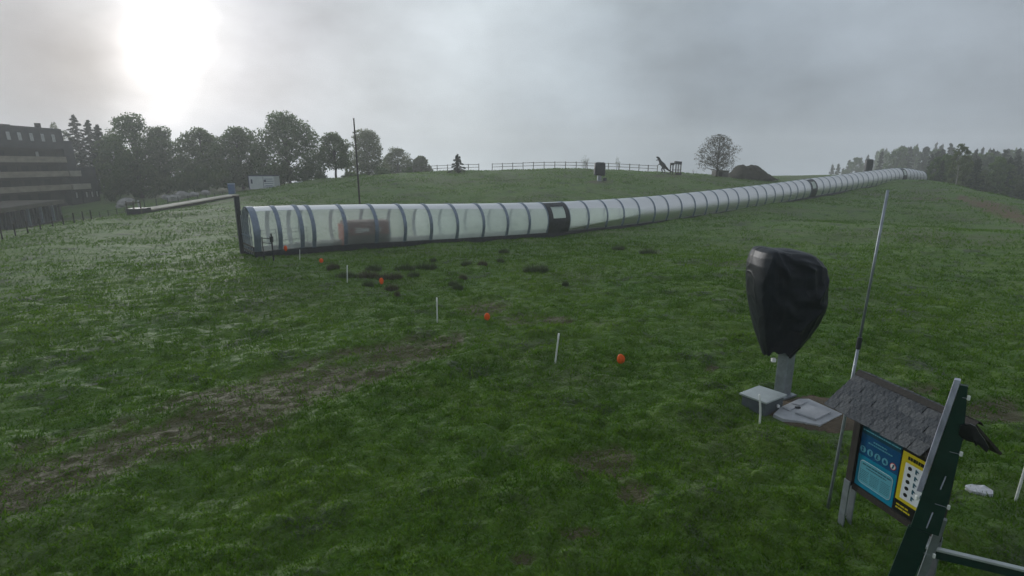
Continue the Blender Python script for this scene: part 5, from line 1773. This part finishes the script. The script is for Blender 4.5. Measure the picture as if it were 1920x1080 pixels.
BO[-1] = (308, 352, 102, 6, 'small boulder in the shade under the dark trees')
for i, (px, py, d, w, lab) in enumerate(BO):
    p = P(px, py, d); p.z = gz(p.x, p.y)
    s1 = 1.3 * w * d / F
    o = boulder(i + 5, 1).build('boulder', M['rock'], None)
    o.location = p; o.scale = (s1, s1, s1 * .85)
    tag(o, lab, 'boulder')

def place_z(px, d):
    u = (px - 960) / F
    p = P(px, 360, d)
    return Vector((p.x, p.y, gz(p.x, p.y)))
p = place_z(435, 94)
pt = empty('blue_cabin', p, .3)
tag(pt, 'small upright blue cabin at the upper end of the conveyor deck', 'cabin')
Hc = top_z(p, 344) - p.z
M['blue'] = mat('blue_plastic', (0.045, 0.12, 0.28), .5, var=.15, scale=2)
MB().box((0, 0, Hc * .45), (1.0, 1.0, Hc * .9 + .1)).build('body', M['blue'], pt, bevel=.03)
MB().box((0, 0, Hc * .96), (1.08, 1.08, Hc * .1)).build('roof', mat('pale_blue_plastic', (0.20, 0.30, 0.42), .5), pt, bevel=.05)
MB().box((.0, -.51, Hc * .42), (.7, .03, Hc * .74)).build('door', M['blue'], pt)

p = place_z(493, 98)
ct = empty('container', p, .0)
tag(ct, 'white storage container with dark blue end in front of the tall trees', 'container')
Hc = top_z(p, 330) - p.z
Wc = 47 * 98 / F
M['white_c'] = mat('container_white', (0.62, 0.65, 0.66), .55, var=.1, scale=.8)
M['navy'] = mat('container_navy', (0.03, 0.04, 0.10), .5)
MB().box((0, 1.1, Hc / 2 + .02), (Wc, 2.4, Hc - .1)).build('body', M['white_c'], ct, bevel=.03)
MB().box((-Wc / 2 - .06, 1.1, Hc / 2), (.11, 2.44, Hc - .05)).build('end_panel', M['navy'], ct)
MB().box((0, 1.1, Hc + .02), (Wc + .2, 2.5, .10)).build('roof', M['navy'], ct)
for k in range(6):
    MB().box((-Wc / 2 + .35 + k * .38, -.13, Hc / 2), (.08, .05, Hc - .35)).build('rib', M['white_c'], ct)
MB().box((Wc * .07, -.125, Hc / 2), (.06, .04, Hc - .3)).build('door_edge', M['navy'], ct)
MB().box((-Wc / 2 + .5, -.14, Hc * .6), (.28, .07, .75)).build('vent', M['navy'], ct)
for r_, (z, w_) in enumerate([(.78, 1.5), (.62, 1.7), (.46, 1.6), (.30, 1.3), (.2, 1.7)]):
    MB().box((Wc * .28, -.12, Hc * z), (w_, .015, .12)).build('print_line', mat('print_blue', (0.16, 0.20, 0.30), .6), ct)
MB().box((Wc * .14, -.125, Hc * .64), (.35, .02, .4)).build('logo_block', M['navy'], ct)
b = MB().box((0, 0, 0.0), (1.6, 1.0, .12)); o = b.build('white_board', M['white_c'], None); o.location = S_(P(563, 352, 96).x, P(563, 352, 96).y, .05)
tag(o, 'small white board lying in the grass right of the container', 'board')
o['label'] = 'small white board lying in the grass beside the container'

# mast behind the tunnel
p = place_z(673, 52)
ms = empty('slim_mast', p)
tag(ms, 'tall thin dark mast standing behind the tunnel', 'mast')
Hm = top_z(p, 223) - p.z
MB().tube([(0, 0, -.3), (0, 0, Hm * .45), (-.05, 0, Hm)], [.09, .085, .065], 8).build('shaft', M['wood_dark'], ms)
MB().tube([(-.02, 0, Hm * .62), (-.025, 0, Hm * .635)], .12, 8).build('collar', M['dark_steel'], ms)
MB().tube([(-.05, 0, Hm), (-.05, 0, Hm + .06)], .085, 8).build('cap', M['dark_steel'], ms)

# ------------------------------------------------------------------ rail fence on the crest
def rail_fence(pts, label, step=1.75):
    P3 = [P(px, 325, d) for px, d in pts]
    root = empty('rail_fence', on(P3[0].x, P3[0].y))
    tag(root, label, 'fence', 'post and rail fences on the crest')
    o_ = Vector(root.location); posts = []
    for a, b_ in zip(P3[:-1], P3[1:]):
        n = max(1, int((b_ - a).length / step))
        for k in range(n):
            q_ = a.lerp(b_, k / n); posts.append(on(q_.x, q_.y))
    posts.append(on(P3[-1].x, P3[-1].y))
    g = random.Random(len(posts))
    for q_ in posts:
        q_ = q_ - o_
        MB().box(q_ + UP * .45, (.12, .12, 1.5)).build('post', M['wood_grey'], root)
    for a, b_ in zip(posts[:-1], posts[1:]):
        for h in (.55, 1.05):
            a2, b2 = a - o_ + UP * (h + g.uniform(-.03, .03)), b_ - o_ + UP * (h + g.uniform(-.03, .03))
            MB().tube([a2 + Vector((0, -.07, 0)), b2 + Vector((0, -.07, 0))], .045, 5).build('rail', M['wood_grey'], root)
rail_fence([(775, 102), (820, 99), (898, 98)], 'short post and rail fence beside the small dark pine')
rail_fence([(923, 96), (1000, 95), (1060, 95), (1120, 95), (1180, 96), (1232, 97)], 'long post and rail fence along the crest up to the dinosaur statue')

# ------------------------------------------------------------------ far covered snow guns
def far_cover(px, py0, py1, w, d, label, seed):
    p = P(px, py1, d); p.z = gz(p.x, p.y)
    root = empty('covered_machine', p)
    zt = top_z(p, py0) - p.z; zb_ = max(.15, top_z(p, py1) - p.z)
    s1 = w * d / F / 2
    rg = [(zt, -s1 * .8, s1 * .8), (zt - .12, -s1 * .93, s1 * .93), (zt * .55 + zb_ * .45, -s1, s1), (zb_ + .05, -s1, s1 * .95), (zb_, -s1 * .96, s1 * .92)]
    vs, fs = tarp_mesh(rg, .8, seed, nseg=40, NZ=20)
    MB().add(vs, fs).build('cover', M['tarp'], root, smooth=True)
    MB().box((0, 0, zb_ * .5 - .1), (.7 * s1, .7 * s1, zb_ + .5)).build('stand', M['steel'], root)
    MB().box((s1 * .9, -.3, .15), (.5, .6, .45)).build('side_box', M['dark_steel'], root)
    tag(root, label, 'snow gun')
far_cover(1124, 305, 329, 21, 80, 'small machine under a rounded black cover on the grass below the crest', 2)
far_cover(1627, 299, 322, 13, 98, 'black covered machine sticking up behind the tunnel', 3)

# ------------------------------------------------------------------ dinosaur statue, play frame, hut and mound on the crest
def skin_obj(name, pts, edges, m, parent, sub=1):
    me = bpy.data.meshes.new(name)
    me.from_pydata([p_[:3] for p_ in pts], edges, [])
    o = link(name, me, m, parent)
    md = o.modifiers.new('skin', 'SKIN')
    for i, p_ in enumerate(pts):
        me.skin_vertices[0].data[i].radius = p_[3] if len(p_) == 5 else (p_[3], p_[3])
    me.skin_vertices[0].data[0].use_root = True
    ss_ = o.modifiers.new('sub', 'SUBSURF'); ss_.levels = sub; ss_.render_levels = sub
    return o
DD = 93
p = P(1243, 324, DD); p.z = gz(p.x, p.y)
dino = empty('dinosaur_statue', p)
tag(dino, 'dark two legged dinosaur statue with open jaws and long tail on the crest', 'statue')
k_ = DD / F
def dp(px, py, y, r_): return ((px - 1243) * k_, y, (324 - py) * k_, r_ * k_)
pts = [dp(1243.5, 309.5, 0, 4.6),  # hips and belly
       dp(1239.5, 306.5, 0, 4.0), dp(1236.6, 303, 0, 2.6), dp(1235.6, 299.5, 0, 2.0), dp(1234.2, 296.8, 0, 2.6), dp(1231.0, 295.2, 0, 2.0), dp(1228.6, 294.6, 0, 1.2),
       dp(1247.5, 313.5, 0, 2.9), dp(1252.5, 318, 0, 1.7), dp(1257.5, 320.8, 0, 1.1), dp(1263, 322.2, 0, .6),
       dp(1241.2, 313.5, -.32, 2.1), dp(1239.0, 317, -.36, 1.5), dp(1240.6, 320.6, -.36, 1.0), dp(1239.8, 323.4, -.36, 1.1), dp(1237.4, 323.8, -.36, .9),
       dp(1246, 314, .32, 2.1), dp(1245.2, 317.2, .36, 1.5), dp(1248, 320.6, .36, 1.0), dp(1247, 323.4, .36, 1.1), dp(1244.8, 323.8, .36, .9),
       dp(1236, 307, -.25, .9), dp(1233.0, 308.8, -.28, .6), dp(1236.4, 307.4, .25, .9), dp(1233.4, 309.6, .28, .6),
       dp(1232.2, 299.6, 0, 1.2), dp(1228.8, 300.6, 0, .8)]
edges = [(0, 1), (1, 2), (2, 3), (3, 4), (4, 5), (5, 6), (0, 7), (7, 8), (8, 9), (9, 10), (0, 11), (11, 12), (12, 13), (13, 14), (14, 15), (0, 16), (16, 17), (17, 18), (18, 19), (19, 20),
         (1, 21), (21, 22), (1, 23), (23, 24), (3, 25), (25, 26)]
skin_obj('body', pts, edges, mat('statue_dark', (0.022, 0.022, 0.026), .6, var=.2, scale=2), dino)
MB().box((.0, 0, -.06), (2.2, 1.4, .2)).build('base', M['concrete'], dino)

p = P(1266, 326, 92); p.z = gz(p.x, p.y)
pf = empty('play_frame', p, -.15)
tag(pf, 'wooden post frame with two dark roof boxes behind the dinosaur tail', 'play frame')
for x in (-.85, -.45, .05, .45, .85):
    for y in (-.4, .4):
        MB().box((x, y, .8), (.09, .09, 1.9)).build('post', M['wood_dark'], pf)
MB().box((-.6, 0, 1.75), (.62, 1.1, .42)).build('roof_box', M['wood_dark'], pf, bevel=.02)
MB().box((.35, 0, 1.95), (1.15, 1.2, .5), Matrix.Rotation(R(6), 3, 'Y')).build('roof_box', M['gable'], pf, bevel=.02)
MB().box((.2, -.42, .75), (1.3, .06, .1)).build('crossbar', M['wood_dark'], pf)
MB().box((.5, 0, .12), (1.0, 1.0, .3)).build('step', M['wood_dark'], pf)

p = P(1350, 329, 95); p.z = gz(p.x, p.y)
hu = empty('stone_hut', p)
tag(hu, 'low grey hut with a flat roof at the foot of the sparse tree', 'hut')
MB().box((0, 0, .35), (2.3, 2.0, 1.1)).build('wall', mat('hut_stone', (0.14, 0.135, 0.125), .9, var=.35, scale=2.5), hu)
MB().hexa([Vector((-1.25, -1.15, .95)), Vector((1.25, -1.15, .85)), Vector((1.25, 1.15, .85)), Vector((-1.25, 1.15, .95))], [Vector((-1.25, -1.15, 1.07)), Vector((1.25, -1.15, .97)), Vector((1.25, 1.15, .97)), Vector((-1.25, 1.15, 1.07))]).build('roof', M['wood_grey'], hu)
MB().box((-.3, -1.01, .25), (.6, .04, .9)).build('door', M['wood_dark'], hu)

p = P(1403, 334, 96); p.z = gz(p.x, p.y)
n_, g_ = 46, np.random.default_rng(4)
uu, vv = np.meshgrid(np.linspace(-1.15, 1.15, n_), np.linspace(-1, 1, 24), indexing='ij')
hx = np.interp(uu, [-1.15, -1.0, -.8, -.55, -.35, -.15, .1, .35, .6, .85, 1.0, 1.15], [-.2, .1, .9, 2.3, 2.5, 2.1, 2.45, 2.3, 1.5, .8, .25, -.25])
hz2 = hx * np.sqrt(np.clip(1 - vv ** 2, 0, 1)) + (g_.random(uu.shape) - .5) * .18 - .15
v_ = np.stack([uu * 3.7, vv * 3.0, hz2], -1).reshape(-1, 3)
ii = np.arange(n_ * 24).reshape(n_, 24)
f_ = np.stack([ii[:-1, :-1], ii[1:, :-1], ii[1:, 1:], ii[:-1, 1:]], -1).reshape(-1, 4)
md_ = link('earth_mound', mesh_np('earth_mound', v_, f_), mat('overgrown_earth', (0.040, 0.036, 0.024), .95, var=.5, scale=1.6, bump=1.0, bscale=5))
md_.location = p
tag(md_, 'dark overgrown earth mound beside the sparse tree on the crest', 'mound')

# ------------------------------------------------------------------ haze
hz = MB()
x0, x1, y0, y1, z0, z1 = -435, 435, -435, 435, -30, 26
hz.box(((x0 + x1) / 2, (y0 + y1) / 2, (z0 + z1) / 2), (x1 - x0, y1 - y0, z1 - z0))
hm = bpy.data.materials.new('morning_mist')
hm.use_nodes = True
hn, hl = hm.node_tree.nodes, hm.node_tree.links
hn.clear()
pv = nd(hn, 'ShaderNodeVolumePrincipled')
pv.inputs['Color'].default_value = (0.97, 0.98, 0.985, 1)
pv.inputs['Density'].default_value = HAZE_DENSITY
pv.inputs['Anisotropy'].default_value = 0.35
ho = nd(hn, 'ShaderNodeOutputMaterial')
hl.new(pv.outputs[0], ho.inputs['Volume'])
h_o = hz.build('haze', hm)
tag(h_o, 'thin grey morning mist hanging over the whole slope', 'mist', kind='stuff')
